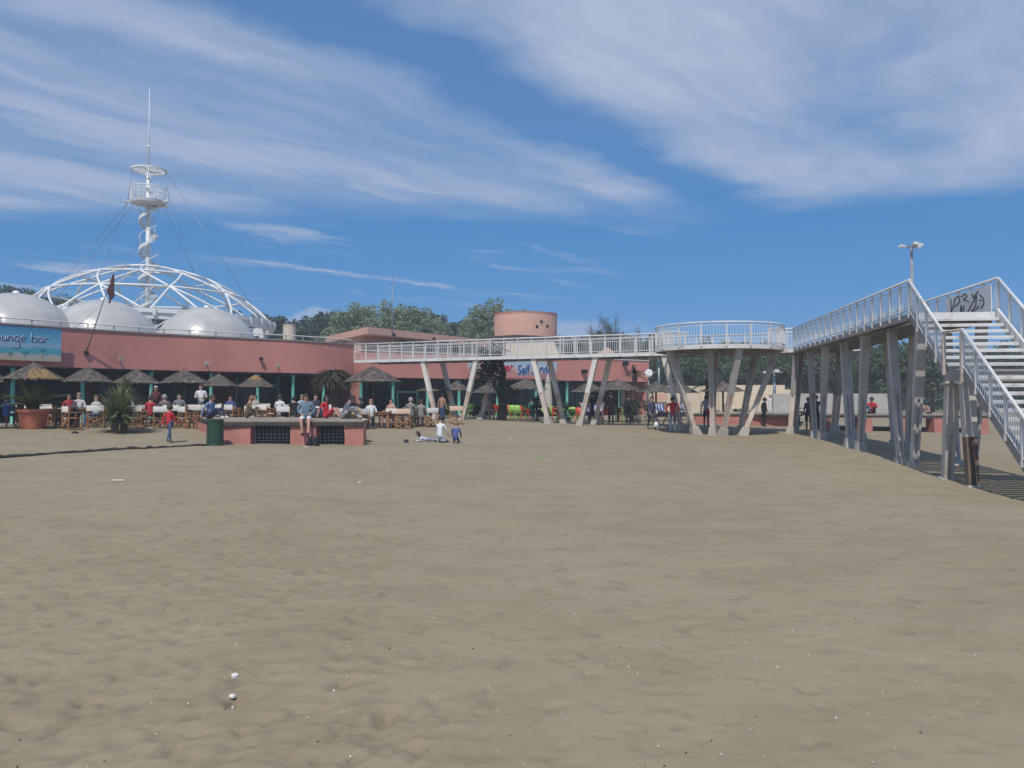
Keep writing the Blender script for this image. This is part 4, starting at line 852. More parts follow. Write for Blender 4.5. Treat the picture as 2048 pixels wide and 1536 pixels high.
# bare grey trees
def bare_tree(label, px, yt, Y, seed, w):
    rr = random.Random(seed); x = PX(px, Y); g = G(x, Y); H = PZ(yt, Y) - g; t = thing('bare_tree', label, 'tree', (x, Y, g), 0, 'leafless trees behind the footbridge')
    b = MB(); tw = MB()
    def grow(p, d, L_, r, lev):
        e = p + d * L_; (b if lev < 2 else tw).tube([p, p.lerp(e, .5) + Vector((rr.uniform(-.05, .05) * L_, 0, 0)), e], [r, r * .8, r * .6], 5 if lev < 2 else 3, 0, caps=False)
        if lev >= 4: return
        for _ in range(4 if lev < 3 else 5):
            dd = (d + Vector((rr.uniform(-1, 1) * w, rr.uniform(-1, 1) * w, rr.uniform(.1, .9)))).normalized(); grow(p.lerp(e, rr.uniform(.45, 1)), dd, L_ * rr.uniform(.55, .8), r * .55, lev + 1)
    grow(Vector((0, 0, -.2)), Vector((rr.uniform(-.08, .08), 0, 1)).normalized(), H * .36, .12, 0)
    zm = max(v[2] for v in tw.v); s = H / zm
    for q in (b, tw): q.v = [(v[0] * s * .8, v[1] * s * .8, v[2] * s) for v in q.v]
    link('trunk', b.mesh('trunk', TWIG), None, t); o = link('twigs', tw.mesh('twigs', TWIG), None, t)
    pts = np.array([v for v in tw.v[::4]]); 
    vv, qq = leaf_quads(pts + RNG.normal(0, .18, pts.shape), .20, aspect=.45); link('buds', np_mesh('buds', vv, qq, TWIG), None, t)['kind'] = 'stuff'
for i, (px, yt, w) in enumerate(((1183, 650, .45), (1199, 628, .5), (1219, 622, .55), (1240, 634, .45), (1268, 648, .3))): bare_tree('leafless grey-brown tree behind the footbridge, ' + ORD[i] + ' from the left', px, yt, 92 + i, 40 + i, w)
# ---------------------------------------------------------------- palms, yuccas, shrubs
def blade(b, p, d, L_, w, droop, n=4, mi=0):
    d = Vector(d).normalized(); side = d.cross(Vector((0, 0, 1))); side = side.normalized() if side.length > .05 else Vector((1, 0, 0)); vs = []
    for i in range(n + 1):
        f = i / n; q = Vector(p) + d * (L_ * f) - Vector((0, 0, droop * L_ * f * f)); ww = w * (1 - f * .93) * (.55 + min(1, f * 4) * .45); vs += [q - side * ww / 2, q + side * ww / 2]
    b.add(vs, [(2 * i, 2 * i + 1, 2 * i + 3, 2 * i + 2) for i in range(n)], mi)
def frond(b, p, d, L_, droop, rr, n=16, ll=.32):
    d = Vector(d).normalized(); pts = [Vector(p) + d * (L_ * i / n) - Vector((0, 0, droop * L_ * (i / n) ** 2)) for i in range(n + 1)]; b.tube(pts, [.014 * (1 - i / n * .8) for i in range(n + 1)], 4, 0)
    for i in range(2, n + 1):
        t = (pts[i] - pts[i - 1]).normalized(); s = t.cross(Vector((0, 0, 1))).normalized(); f = i / n; l = ll * (1 - abs(f - .45) * 1.1) * L_
        for sg in (-1, 1): blade(b, pts[i], t * .6 + s * sg + Vector((0, 0, .25)), l, .065, .35, 3)
def yucca(label, px, py, Y, r, n, seed, stem=0.0):
    rr = random.Random(seed); x = PX(px, Y); g = G(x, Y) if stem == 0 else G(x, Y); t = thing('yucca_plant', label, 'plant', (x, Y, g)); b = MB()
    for i in range(n):
        a = rr.uniform(0, 6.28); el = R(rr.uniform(-12, 88)); z = stem + r * .55 + rr.uniform(-.25, .15) * r; blade(b, (x, Y, g + z), (math.cos(a) * math.cos(el), math.sin(a) * math.cos(el), math.sin(el)), r * rr.uniform(.75, 1.15), .085 * max(1, r), rr.uniform(.0, .22))
    b.build('leaf_rosette', YUCCA, t); s = MB(); s.lathe([(.22 * r, 0), (.26 * r, .2 * r), (.2 * r, stem + r * .6)], (x, Y, g - .05), 10, jit=.08); s.build('stem', BARK, t); return t
def palm_crown(t, c, n, L_, seed, mat_=PALML, droop=.5):
    rr = random.Random(seed); b = MB()
    for i in range(n): a = 2 * math.pi * i / n + rr.uniform(-.3, .3); el = R(rr.uniform(20, 82)); frond(b, c, (math.cos(a) * math.cos(el), math.sin(a) * math.cos(el), math.sin(el)), L_ * rr.uniform(.8, 1.1), droop * rr.uniform(.5, 1.2), rr)
    b.build('fronds', mat_, t)
yucca('big spiky yucca bush growing in the sand before the terrace chairs', 240, 860, 30.5, 1.16, 760, 4)
yucca('small upright yucca tuft showing above the big yucca bush', 252, 0, 34.2, .55, 110, 5, 1.35)
def potted_palm():
    Y = 31.0; x = PX(67, Y); g = G(x, Y); t = thing('plant_pot', 'large round terracotta pot at the left edge of the terrace', 'pot', (x, Y, g)); b = MB()
    b.lathe([(.40, -.03), (.42, .0), (.50, .44), (.52, .46), (.53, .60), (.60, .62), (.60, .74), (.54, .74), (.52, .62), (.02, .62)], (x, Y, g), 32, smooth=False); b.build('bowl', TERRA, t); s = MB(); s.lathe([(.52, .655), (.02, .67)], (x, Y, g), 20); s.build('soil', SOIL, t)
    p = thing('potted_palm', 'bushy young palm growing in the large terracotta pot', 'palm', (x, Y, g + .66)); palm_crown(p, (x, Y, g + .75), 34, 1.6, 8, YUCCA, .42); k = MB(); k.lathe([(.13, -.05), (.17, .2), (.1, .4)], (x, Y, g + .66), 10, jit=.1); k.build('stem', BARK, p)
potted_palm()
def palm(label, px, ytop, Y, h, L_, seed, n=22, thick=.14):
    x = PX(px, Y); g = G(x, Y); t = thing('palm_tree', label, 'palm', (x, Y, g)); b = MB(); rr = random.Random(seed); b.tube([(x + rr.uniform(-.03, .03) + .03 * i, Y, g - .2 + i * (h + .2) / 8) for i in range(9)], [thick * rr.uniform(.9, 1.15) for i in range(9)], 9); b.build('trunk', BARK, t); palm_crown(t, (x + .24, Y, g + h), n, L_, seed, PALML, .6)
palm('fan palm rising above the thatched parasols by the snack bar end', 1262, 0, 50, 2.75, 1.15, 3, 24)
palm('bushy young palm under the footbridge between two slanted legs', 1192, 0, 47.5, 1.4, 1.25, 5, 26, .2)
palm('dark palm standing before the cream steps', 1408, 0, 52, 2.2, 1.2, 9, 24)
def stump_palm():
    Y = 38.2; x = PX(668, Y); g = G(x, Y); t = thing('palm_tree', 'shaggy thick-trunked palm with a drooping dry crown beside the thatched parasol', 'palm', (x, Y, g)); b = MB()
    b.lathe([(.30, -.1), (.24, .3), (.21, 1.2), (.24, 1.9), (.3, 2.2)], (x, Y, g), 12, jit=.1); b.build('trunk', BARK, t); rr = random.Random(2); c = MB()
    for i in range(700):
        a = rr.uniform(0, 6.28); el = R(rr.uniform(-12, 28)); blade(c, (x + .1 * math.cos(a), Y + .1 * math.sin(a), g + 2.15 + rr.uniform(-.1, .3)), (math.cos(a) * math.cos(el), math.sin(a) * math.cos(el), math.sin(el)), rr.uniform(.55, 1.25), .14, rr.uniform(.3, .6))
    c.build('crown', mat('dry_palm', (.06, .055, .034), .8, .3, 3, island=.4), t)
stump_palm()
def dark_tree():
    Y = 44.5; x = PX(1004, Y); g = G(x, Y); t = thing('gnarled_tree', 'dark gnarled tree in front of the snack bar sign', 'tree', (x, Y, g)); b = MB()
    b.tube([(x - .05, Y, g - .2), (x + .05, Y, g + .8), (x - .12, Y, g + 1.7), (x + .08, Y, g + 2.6), (x - .1, Y, g + 3.6)], [.30, .24, .22, .17, .08], 9)
    rr = random.Random(6); pts = []
    for i, (dx, z, ex, ez) in enumerate(((0, 2.1, -.85, 2.9), (0, 2.5, -.8, 3.5), (0, 2.8, -.3, 3.6), (0, 2.4, -1.1, 2.5), (0, 1.2, .1, 1.6), (-.02, 3.1, -.45, 2.9))):
        e = Vector((x + ex, Y + rr.uniform(-.5, .5), g + ez)); b.tube([(x, Y, g + z), e], [.08, .03], 6); q = RNG.normal(size=(330, 3)) * np.array([.26, .26, .25]); pts.append(q + np.array(e))
    b.build('trunk', BARKD, t); v, q = leaf_quads(np.concatenate(pts), .13); off = np.array(t.location); link('crown', np_mesh('crown', v - off, q, SHRUB), None, t)
dark_tree()
def shrub(label, px, Y, r, h, seed, leaf=SHRUB):
    x = PX(px, Y); g = G(x, Y); t = thing('shrub', label, 'shrub', (x, Y, g), 0, 'shrubs round the snack bar seats'); p = crown_points(r, r, h / 2, 16, 60, r * .4); p[:, 2] += h * .52; v, q = leaf_quads(p, .11); link('foliage', np_mesh('foliage', v, q, leaf), None, t); b = MB()
    for k in range(4): b.tube([(.06 * math.cos(k * 1.6), .06 * math.sin(k * 1.6), -.1), (.25 * r * math.cos(k * 1.6), .25 * r * math.sin(k * 1.6), h * .6)], [.03, .012], 5)
    link('stems', b.mesh('stems', BARK), None, t)
for lab, px, Y, r, h in (('round dark shrub left of the fourth slanted leg pair', 1075, 46, .45, 1.35), ('low dark shrub behind the white slanted leg by the red chairs', 1125, 46.5, .6, 1.1), ('wide dark shrub beside the people in black', 1277, 46, .85, 1.3), ('small green bush before the cream steps', 1486, 58, .7, .8), ('low bush at the foot of the cream wall', 1428, 58, .6, .7), ('dark clipped bush left of the gnarled tree', 958, 47, .4, .9)): shrub(lab, px, Y, r, h, px)
# ---------------------------------------------------------------- thatched parasols
def make_parasol(seed, r=1.12, hh=2.55, rim=.62, gold=None):
    rr = random.Random(seed); t = thing('thatched_parasol', 'x', 'parasol'); b = MB(); b.tube([(0, 0, -.25), (0, 0, hh - .1)], .05, 8); link('pole', b.mesh('pole', POLE), None, t)
    b = MB(); tiers = 4; n = 40
    for k in range(tiers):
        f0, f1 = k / tiers, (k + 1) / tiers; z0 = hh - rim * f0 ** 1.15; z1 = hh - rim * f1 ** 1.15; ra = max(.03, r * f0 - .03); rb = r * f1 + .03
        vs = []; fs = []
        for j in range(n):
            a = 2 * math.pi * j / n; q = rb * (1 + rr.uniform(-.05, .05)); vs += [(ra * math.cos(a), ra * math.sin(a), z0 + .035), (q * math.cos(a), q * math.sin(a), z1 + rr.uniform(-.035, .02))]
        for j in range(n): i2 = (j + 1) % n; fs.append((2 * j, 2 * j + 1, 2 * i2 + 1, 2 * i2))
        b.add(vs, fs, 0)
        for j in range(110):                                   # loose straw
            a = rr.uniform(0, 6.28); f = rr.uniform(f0, f1); l = rr.uniform(.15, .32); ra_ = r * f; z = hh - rim * f ** 1.15 + .04
            mi = 1 if gold and gold[0] < f < gold[1] and gold[2] < math.degrees(a) % 360 < gold[3] else 0
            d = Vector((math.cos(a), math.sin(a), -rim / r * .95)).normalized(); blade(b, (ra_ * math.cos(a), ra_ * math.sin(a), z), d, l, .05, .08, 2, mi)
    b.tube([(0, 0, hh - .06), (0, 0, hh + .08)], [.09, .03], 8)
    if gold:
        for j in range(160):
            f = rr.uniform(gold[0], gold[1]); a = R(rr.uniform(gold[2], gold[3])); z = hh - rim * f ** 1.15 + .06; d = Vector((math.cos(a), math.sin(a), -rim / r * .9)).normalized(); blade(b, (r * f * math.cos(a), r * f * math.sin(a), z), d, .28, .07, .05, 2, 1)
    link('canopy', b.mesh('canopy', [THATCH, THATCHY]), None, t); b = MB()
    for j in range(8): a = 2 * math.pi * j / 8; b.tube([(0, 0, hh - .08), (r * .93 * math.cos(a), r * .93 * math.sin(a), hh - rim * .98)], .015, 4)
    link('ribs', b.mesh('ribs', POLE), None, t); return Proto(t)
PA = [make_parasol(1), make_parasol(2), make_parasol(3, gold=(.45, .95, 290, 350)), make_parasol(4, gold=(.0, .38, 180, 360))]
para = [(67, 31.2, 724, 114, 2, 'wide thatched parasol with a golden patched side over the potted palm'), (175, 33.8, 732, 94, 0, 'grey thatched parasol right of the lounge bar banner'), (-38, 30.5, 730, 110, 1, 'thatched parasol cut off by the left edge of the picture'),
        (273, 35.4, 737, 92, 1, 'grey thatched parasol above the big yucca bush'), (368, 36.4, 737, 96, 0, 'grey thatched parasol left of the waiter in white'), (437, 38.4, 746, 74, 1, 'small grey thatched parasol right of the waiter in white'), (511, 39.6, 749, 74, 3, 'thatched parasol with an orange-gold peak'),
        (745, 36.0, 731, 118, 0, 'large grey thatched parasol below the start of the footbridge'), (868, 46, 762, 72, 1, 'thatched parasol behind the first white slanted leg'), (913, 50, 761, 60, 0, 'thatched parasol between the first two white slanted legs'), (972, 49, 767, 56, 1, 'low thatched parasol left of the gnarled tree'),
        (1052, 49.0, 756, 86, 0, 'thatched parasol under the Self Service lettering'), (1178, 51, 763, 76, 1, 'thatched parasol behind the fourth white slanted leg'), (1235, 48, 757, 96, 0, 'broad thatched parasol left of the fan palm'), (1312, 50, 763, 88, 1, 'thatched parasol right of the satellite dish post'), (1362, 53, 766, 70, 0, 'thatched parasol behind the man in red'), (1446, 52, 762, 90, 1, 'thatched parasol in front of the cream wall')]
for px, Y, yp, w, k, lab in para:
    x = PX(px, Y); g = G(x, Y); top = PZ(yp, Y) - g; sr = (w / FPX * Y) / 2.36; PA[k].put((x, Y, g), random.uniform(0, 6) if k < 2 else 0, lab, 'thatched parasols on the terrace', (sr, sr, top / 2.62))
# ---------------------------------------------------------------- chairs and tables
def director(canvas, label):
    t = thing('director_chair', label, 'chair'); W_, D_ = .29, .24
    for s in (-1, 1):
        b = MB(); b.box((s * W_, -D_, .33), (.035, .045, .62)); b.box((s * W_, D_, .44), (.035, .045, .86)); b.box((s * W_, 0, .64), (.055, .56, .03)); b.box((s * W_, 0, .44), (.03, .48, .03)); b.box((s * W_, 0, .03), (.04, .54, .04)); link('side_frame', b.mesh('side_frame', WOOD), None, t)
    for y in (-D_ + .03, D_ - .03): b = MB(); b.bar((-W_, y, .06), (W_, y, .43), .03, .04); b.bar((W_, y + .04, .06), (-W_, y + .04, .43), .03, .04); link('cross_leg', b.mesh('cross_leg', WOOD), None, t)
    b = MB(); n = 6
    vs = []
    for i in range(n + 1): f = i / n; vs += [(-W_ + 2 * W_ * f, -.22, .45 - .05 * math.sin(math.pi * f)), (-W_ + 2 * W_ * f, .22, .45 - .05 * math.sin(math.pi * f))]
    b.add(vs, [(2 * i, 2 * i + 2, 2 * i + 3, 2 * i + 1) for i in range(n)]); link('seat', b.mesh('seat', canvas), None, t)
    b = MB(); vs = []
    for i in range(n + 1):
        f = i / n; y = D_ + .02 + .035 * math.sin(math.pi * f)
        for z in (.66, .885): vs += [(-W_ - .02 + (2 * W_ + .04) * f, y, z), (-W_ - .02 + (2 * W_ + .04) * f, y + .012, z)]
    for i in range(n): a, c = 4 * i, 4 * i + 4; b.add([], []); fs = [(a, c, c + 2, a + 2), (a + 1, a + 3, c + 3, c + 1), (a + 2, c + 2, c + 3, a + 3)]; b.f += fs; b.m += [0] * 3; b.sm += [True] * 3
    b.v = [tuple(v) for v in vs]; link('backrest', b.mesh('backrest', canvas), None, t); return Proto(t)
DC = director(CANVAS, 'x'); DT = director(CANVAST, 'x')
# rz 0 : sitter faces the camera (-Y), so the backrest is on the far side
dch = [(126, 31.6, 100), (150, 31.2, 150), (196, 31.4, 185), (272, 32.0, 170), (300, 33.2, 100), (318, 32.6, 178), (352, 33.0, 200), (377, 32.2, 176), (395, 34.0, 20), (418, 34.2, 190), (447, 34.4, 182), (470, 35.0, 170), (506, 34.6, 188), (527, 35.2, 160), (571, 34.4, 176), (585, 36.0, 30), (640, 35.2, 200), (652, 36.4, 175), (692, 34.6, 168), (707, 34.4, 190), (728, 34.0, 250), (790, 35.6, 160), (823, 36.2, 182), (858, 36.8, 205), (60, 34.0, 200), (100, 34.4, 170), (215, 34.6, 185), (262, 35.2, 20), (335, 36.0, 160), (440, 37.0, 10), (540, 38.0, 20), (620, 38.4, 190)]
_rj = random.Random(12); dch = [(px + _rj.uniform(-7, 7), Y + _rj.uniform(-.35, .6), a + _rj.uniform(-38, 38)) for px, Y, a in dch]; dch.sort(); nd = len(dch)
def nth(i): return ORD[i] if i < 20 else 'number %d' % (i + 1)
for i, (px, Y, a) in enumerate(dch):
    x = PX(px, Y); ref = (ORD[i] + ' from the left end of the terrace') if i < nd // 2 else (ORD[nd - 1 - i] + ' from the footbridge end of the terrace')
    DC.put((x, Y, G(x, Y) + .0), R(a), "white-canvas wooden director's chair, " + ref, "director's chairs on the terrace")
for px, Y, a, lab in ((806, 35.4, 190, "tan-canvas director's chair beside the grey couple"), (912, 38.6, 185, "tan-canvas director's chair beside the boy under the footbridge")): x = PX(px, Y); DT.put((x, Y, G(x, Y)), R(a), lab, "tan director's chairs")
def make_table(top, label):
    t = thing('wooden_table', label, 'table'); b = MB()
    for k in range(5): b.box((-.34 + .17 * k, 0, .71), (.155, .8, .03))
    link('table_top', b.mesh('table_top', top), None, t)
    for x in (-.33, .33):
        for y in (-.33, .33): b = MB(); b.box((x, y, .345), (.05, .05, .69)); link('leg', b.mesh('leg', WOOD), None, t)
    b = MB(); b.box((0, -.33, .64), (.62, .03, .09)); b.box((0, .33, .64), (.62, .03, .09)); link('apron', b.mesh('apron', WOOD), None, t); return Proto(t)
TB = make_table(WOOD, 'x'); TW = make_table(CANVAS, 'x')
for i, (px, Y) in enumerate(((40, 32.6), (172, 32.8), (230, 33.2), (288, 33.6), (340, 34.0), (462, 35.8), (520, 36.0), (690, 35.6), (768, 35.4), (845, 37.0))): x = PX(px, Y); TB.put((x, Y, G(x, Y)), R(random.uniform(-20, 40)), 'small brown wooden cafe table, ' + ORD[i] + ' from the left on the terrace', 'cafe tables on the terrace')
for i, (px, Y) in enumerate(((118, 33.6), (405, 33.4), (425, 35.2), (640, 37.0))): x = PX(px, Y); TW.put((x, Y, G(x, Y)), R(random.uniform(-20, 40)), 'cafe table with a white top, ' + ORD[i] + ' from the left on the terrace', 'white-topped cafe tables')
def plastic_chair(m_):
    t = thing('plastic_chair', 'x', 'chair'); b = MB(); b.box((0, 0, .43), (.46, .44, .035)); link('seat', b.mesh('seat', m_), None, t); b = MB(); n = 6; vs = []
    for i in range(n + 1):
        f = i / n - .5; y = .22 - .14 * (f * 2) ** 2 * .5
        for z, k in ((.50, 1), (.86 - .05 * abs(f * 2) ** 2, 1.06)): vs += [(f * .46 * k, y + (z - .5) * .2, z), (f * .46 * k, y + .02 + (z - .5) * .2, z)]
    b.v = [tuple(v) for v in vs]
    for i in range(n): a, c = 4 * i, 4 * i + 4; b.f += [(a, c, c + 2, a + 2), (a + 1, a + 3, c + 3, c + 1), (a + 2, c + 2, c + 3, a + 3)]; b.m += [0] * 3; b.sm += [True] * 3
    link('backrest', b.mesh('backrest', m_), None, t)
    for s in (-1, 1): b = MB(); b.bar((s * .24, .22, .66), (s * .24, -.2, .64), .04, .03); b.bar((s * .24, -.2, .64), (s * .23, -.19, .44), .035, .03); link('armrest', b.mesh('armrest', m_), None, t)
    for x, y in ((-.2, -.19), (.2, -.19), (-.2, .2), (.2, .2)): b = MB(); b.bar((x, y, .42), (x * 1.15, y * 1.2, 0), .035, .035); link('leg', b.mesh('leg', m_), None, t)
    return Proto(t)
PG = plastic_chair(GREEN); PR = plastic_chair(REDP)
for i, (px, Y, a) in enumerate(((900, 48, 170), (908, 49.5, 20), (945, 50, 80), (950, 48, 140), (1000, 49, 200), (1025, 48.5, 180), (1035, 48.5, 175), (1044, 49, 185), (1070, 51, 10), (1085, 51, 30), (1108, 50, 160), (1124, 52, 200), (1146, 50, 170), (1152, 51.5, 185), (1166, 52, 20), (1234, 49.5, 200), (1240, 51, 160))):
    x = PX(px, Y); PG.put((x, Y, G(x, Y)), R(a), 'lime green plastic chair by the snack bar, ' + ORD[i] + ' from the left', 'lime green plastic chairs')
for i, (px, Y, a) in enumerate(((988, 47.5, 95), (998, 47.8, 130), (1014, 49.4, 200), (1050, 47.6, 100), (1112, 48, 170), (1160, 47.8, 160), (1212, 48.2, 190), (1246, 48, 90))): x = PX(px, Y); PR.put((x, Y, G(x, Y)), R(a), 'red plastic chair by the snack bar, ' + ORD[i] + ' from the left', 'red plastic chairs')
def striped_chair():
    t = thing('deck_chair', 'x', 'deck chair')
    for s in (-1, 1): b = MB(); b.bar((s * .27, -.45, .02), (s * .27, .35, 1.05), .035, .05); b.bar((s * .25, .40, .02), (s * .25, -.35, .62), .035, .05); link('side_frame', b.mesh('side_frame', WOOD), None, t)
    b = MB()
    for k in range(7):
        x0 = -.25 + k * .0714; pts = [(x0, -.33, .60), (x0, -.05, .36), (x0, .15, .55), (x0, .34, 1.03)]
        for p_, q_ in zip(pts[:-1], pts[1:]): b.quad(p_, (p_[0] + .0714, p_[1], p_[2]), (q_[0] + .0714, q_[1], q_[2]), q_, k % 2)
    link('sling', b.mesh('sling', [plain('stripe_blue', (.03, .09, .36)), CANVAS]), None, t); 
    for y_, z_ in ((.34, 1.03), (-.33, .6)): b = MB(); b.bar((-.27, y_, z_), (.27, y_, z_), .04, .04); link('cross_bar', b.mesh('cross_bar', WOOD), None, t)
    return Proto(t)
SC = striped_chair()
for i, (px, Y, a) in enumerate(((1174, 45.5, 20), (1195, 45.2, -15), (1322, 43.5, 10), (1370, 44, -10))): x = PX(px, Y); SC.put((x, Y, G(x, Y)), R(a), 'blue and white striped deck chair, ' + ORD[i] + ' from the left', 'striped deck chairs', 1.12)
def closed_parasol():
    Y = 50.5; x = PX(1096, Y); g = G(x, Y); t = thing('closed_parasol', 'closed pale canvas parasol standing by the snack bar', 'parasol', (x, Y, g)); b = MB(); b.tube([(x, Y, g - .1), (x, Y, g + 2.9)], .03, 6); b.build('pole', WOOD, t); b = MB(); vs = []
    b.lathe([(.30, .75), (.26, 1.4), (.20, 2.2), (.17, 2.35), (.2, 2.4), (.03, 2.88)], (x, Y, g), 14, jit=.06); b.build('folded_canopy', mat('parasol_cloth', (.50, .45, .38), .9, .1, 5), t)
closed_parasol()
def dish():
    Y = 56.0; x = PX(1297, Y); z = PZ(747, Y); t = thing('satellite_dish', 'round white satellite dish on a post at the end of the snack bar', 'dish', (x, Y, G(x, Y))); b = MB(); b.tube([(x, Y, G(x, Y)), (x, Y, z)], .05, 8); b.build('post', GREYP, t)
    b = MB(); b.lathe([(.01, 0), (.15, .015), (.28, .06), (.28, .08), (.15, .035), (.01, .02)], n=24); M = Matrix.Translation((x, Y - .1, z)) @ Matrix.Rotation(R(80), 4, 'X') @ Matrix.Rotation(R(-12), 4, 'Y'); b.v = [tuple(M @ Vector(v)) for v in b.v]; b.build('reflector', WHITEC, t); b = MB(); b.tube([(x, Y - .1, z - .2), (x, Y - .42, z - .02)], .012, 5); b.build('feed_arm', STEEL, t)
dish()
def light_mast(label, px, ytop, Y, arms):
    x = PX(px, Y); g = G(x, Y); zt = PZ(ytop, Y); t = thing('light_mast', label, 'lamp', (x, Y, g)); b = MB(); b.tube([(x, Y, g - .2), (x, Y, zt)], [.16, .09], 10); b.build('pole', STEEL if arms < 3 else GREYP, t)
    b = MB(); b.bar((x - .75, Y, zt), (x + .75, Y, zt), .07, .07); b.bar((x, Y - .6, zt), (x, Y + .6, zt), .07, .07); b.build('cross_arm', GREYP, t)
    for dx, dy, dz, rot in ((-.75, 0, 0, .5), (.0, -.6, .1, 0), (.75, .1, .1, -.5), (.25, -.3, -.1, .2))[:arms + 1]: b = MB(); b.box((x + dx, Y + dy, zt + dz), (.42, .36, .16), rot); b.box((x + dx, Y + dy, zt + dz + .1), (.3, .2, .1), rot); b.build('floodlight', WHITE, t)
light_mast('tall floodlight mast rising behind the walkway spur', 1826, 492, 62, 3)
for i, (px, yt, Y) in enumerate(((1318, 715, 75), (1549, 745, 72))): light_mast('slim lamp pole before the trees, ' + ('left' if i == 0 else 'right') + ' of the lookout platform centre', px, yt, Y, 1)
# ---------------------------------------------------------------- low timber stages
def stage(label, poly, z0, zt, piers, mesh=True, nm='timber_stage', core=True):
    cx = sum(p[0] for p in poly) / len(poly); cy = sum(p[1] for p in poly) / len(poly); t = thing(nm, label, 'platform', (cx, cy, z0)); A, B, C, D = (Vector(p) for p in poly)
    n = 34; gap = .012; mb = None
    for k in range(n):
        f0, f1 = k / n, (k + 1) / n - .004; a, b_ = A.lerp(D, f0), B.lerp(C, f0); c, d = B.lerp(C, f1), A.lerp(D, f1); b = MB(); b.prism([(a.x, a.y), (b_.x, b_.y), (c.x, c.y), (d.x, d.y)], zt - .045, zt); b.build('plank', WOODD, t)
    b = MB(); b.bar((A.x, A.y - .03, zt - .11), (B.x, B.y - .03, zt - .11), .05, .12); b.bar((A.x - .03, A.y, zt - .11), (D.x - .03, D.y, zt - .11), .05, .12); b.bar((B.x, B.y, zt - .11), (C.x, C.y, zt - .11), .05, .12); b.build('edge_board', WOODEDGE, t)
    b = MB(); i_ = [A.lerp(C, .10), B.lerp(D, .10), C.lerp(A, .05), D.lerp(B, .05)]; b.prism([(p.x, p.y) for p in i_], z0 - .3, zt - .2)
    if core: b.build('shade_core', BLACKM, t)  # black block added to stand for the shade beneath the planks
    for f0, f1 in piers: a, c = A.lerp(B, f0), A.lerp(B, f1); m_ = a.lerp(c, .5); b = MB(); b.box((m_.x, m_.y + .28, (z0 - .3 + zt - .19) / 2), ((c - a).length, .5 if core else .8, zt - .19 - z0 + .3)); b.build('pier', PINKPIER, t)
    b = MB(); b.bar((A.x + .12, A.y + .45, (z0 + zt) / 2 - .2), (D.x + .12, D.y - .1, (z0 + zt) / 2 - .2), .3, zt - z0 - .02); b.build('side_pier', PINKPIER, t)
    if mesh:
        for (a0, a1), (b0, b1) in zip(piers[:-1], piers[1:]):
            a, c = A.lerp(B, a1), A.lerp(B, b0); g = MB(); L_ = (c - a).length; k = int(L_ / .125)
            for i in range(k + 1): q = a.lerp(c, i / k); g.bar((q.x, q.y + .12, z0 - .02), (q.x, q.y + .12, zt - .19), .008, .008, side=(1, 0, 0))
            for i in range(5): z = z0 + .03 + i * .115; g.bar((a.x, a.y + .128, z), (c.x, c.y + .128, z), .008, .008)
            g.build('wire_grille', STEEL, t, 'stuff')
    return t
ST_Y = 27.0; st_z = 1.0
stage('low timber stage on pink piers with wire grilles, a man sitting on its edge', [(PX(446, 27), 27), (PX(727, 27.2), 27.2), (PX(690, 32.5), 32.5), (PX(400, 32.5), 32.5)], .17, st_z, [(.0, .195), (.475, .66), (.865, 1.0)])
stage('far timber stage on pink base below the cream steps', [(PX(1388, 44), 44), (PX(1600, 43), 43), (PX(1610, 49), 49), (PX(1400, 49), 49)], .3, .98, [(.0, .98)], False)
stage('far timber stage on pink piers seen between the walkway legs', [(PX(1640, 40), 40), (PX(1975, 38), 38), (PX(1960, 44), 44), (PX(1650, 45), 45)], .12, 1.0, [(.0, .06), (.24, .32), (.46, .54), (.68, .76), (.93, 1)], False, core=False)
# ---------------------------------------------------------------- cream amphitheatre and walls
def bleachers():
    Y = 72.0; x0, x1 = PX(1478, Y), PX(1590, Y); t = thing('cream_steps', 'cream stepped seating rising behind the far stage', 'steps', ((x0 + x1) / 2, Y, .45)); n = 6; zt = PZ(770, Y + 4)
    for k in range(n): za = .3; zb = .5 + (zt - .5) * (k + 1) / n; b = MB(); xe = x1 + (n - k) * .45; b.box(((x0 - 1 + xe) / 2, Y + k * .8 + .4, (za + zb) / 2), (xe - x0 + 1, .8, zb - za)); b.build('step', CREAM, t)
    w = thing('cream_wall', 'long low cream garden wall behind the parasols', 'wall', (PX(1370, 74), 74, .4)); xa, xb = PX(1255, 74), PX(1472, 74)
    for k in range(6): a = xa + (xb - xa) * k / 6; c = xa + (xb - xa) * (k + 1) / 6; b = MB(); zt2 = PZ((776, 778, 772, 772, 770, 770)[k], 74); b.box(((a + c) / 2, 74, (zt2 + .2) / 2), (c - a - .03, .35, zt2 - .2)); b.build('panel', CREAM, w)
    b = MB(); b.box((PX(1290, 73), 73.3, 2.0), (1.6, .06, 1.1)); b.build('hatch', BLACKM, w); b = MB(); b.box((PX(1322, 73), 73.3, 1.95), (1.2, .06, .6)); b.build('poster', PINKPALE, w)
    w = thing('grey_wall', 'long grey-white wall behind the far people', 'wall', (PX(1640, 62), 62, .4)); b = MB(); b.box((PX(1660, 62), 62, 1.2), (PX(1800, 62) - PX(1570, 62), .3, 2.0)); b.build('face', mat('grey_render', (.42, .40, .36), .9, .1, 2), w)
    k = thing('cabin', 'small teal-trimmed beach cabin behind the snack bar end', 'cabin', (PX(1285, 66), 66, .4)); b = MB(); b.box((PX(1287, 66), 66.4, 1.4), (.9, .5, 2.2)); b.build('door', TEAL, k); b = MB(); b.box((PX(1274, 66), 66.9, 1.5), (2.6, .9, 2.5)); b.build('wall', CREAM, k); b = MB(); b.box((PX(1274, 66), 66.9, 2.8), (3.0, 1.6, .12)); b.build('roof', GREYP, k)
bleachers()
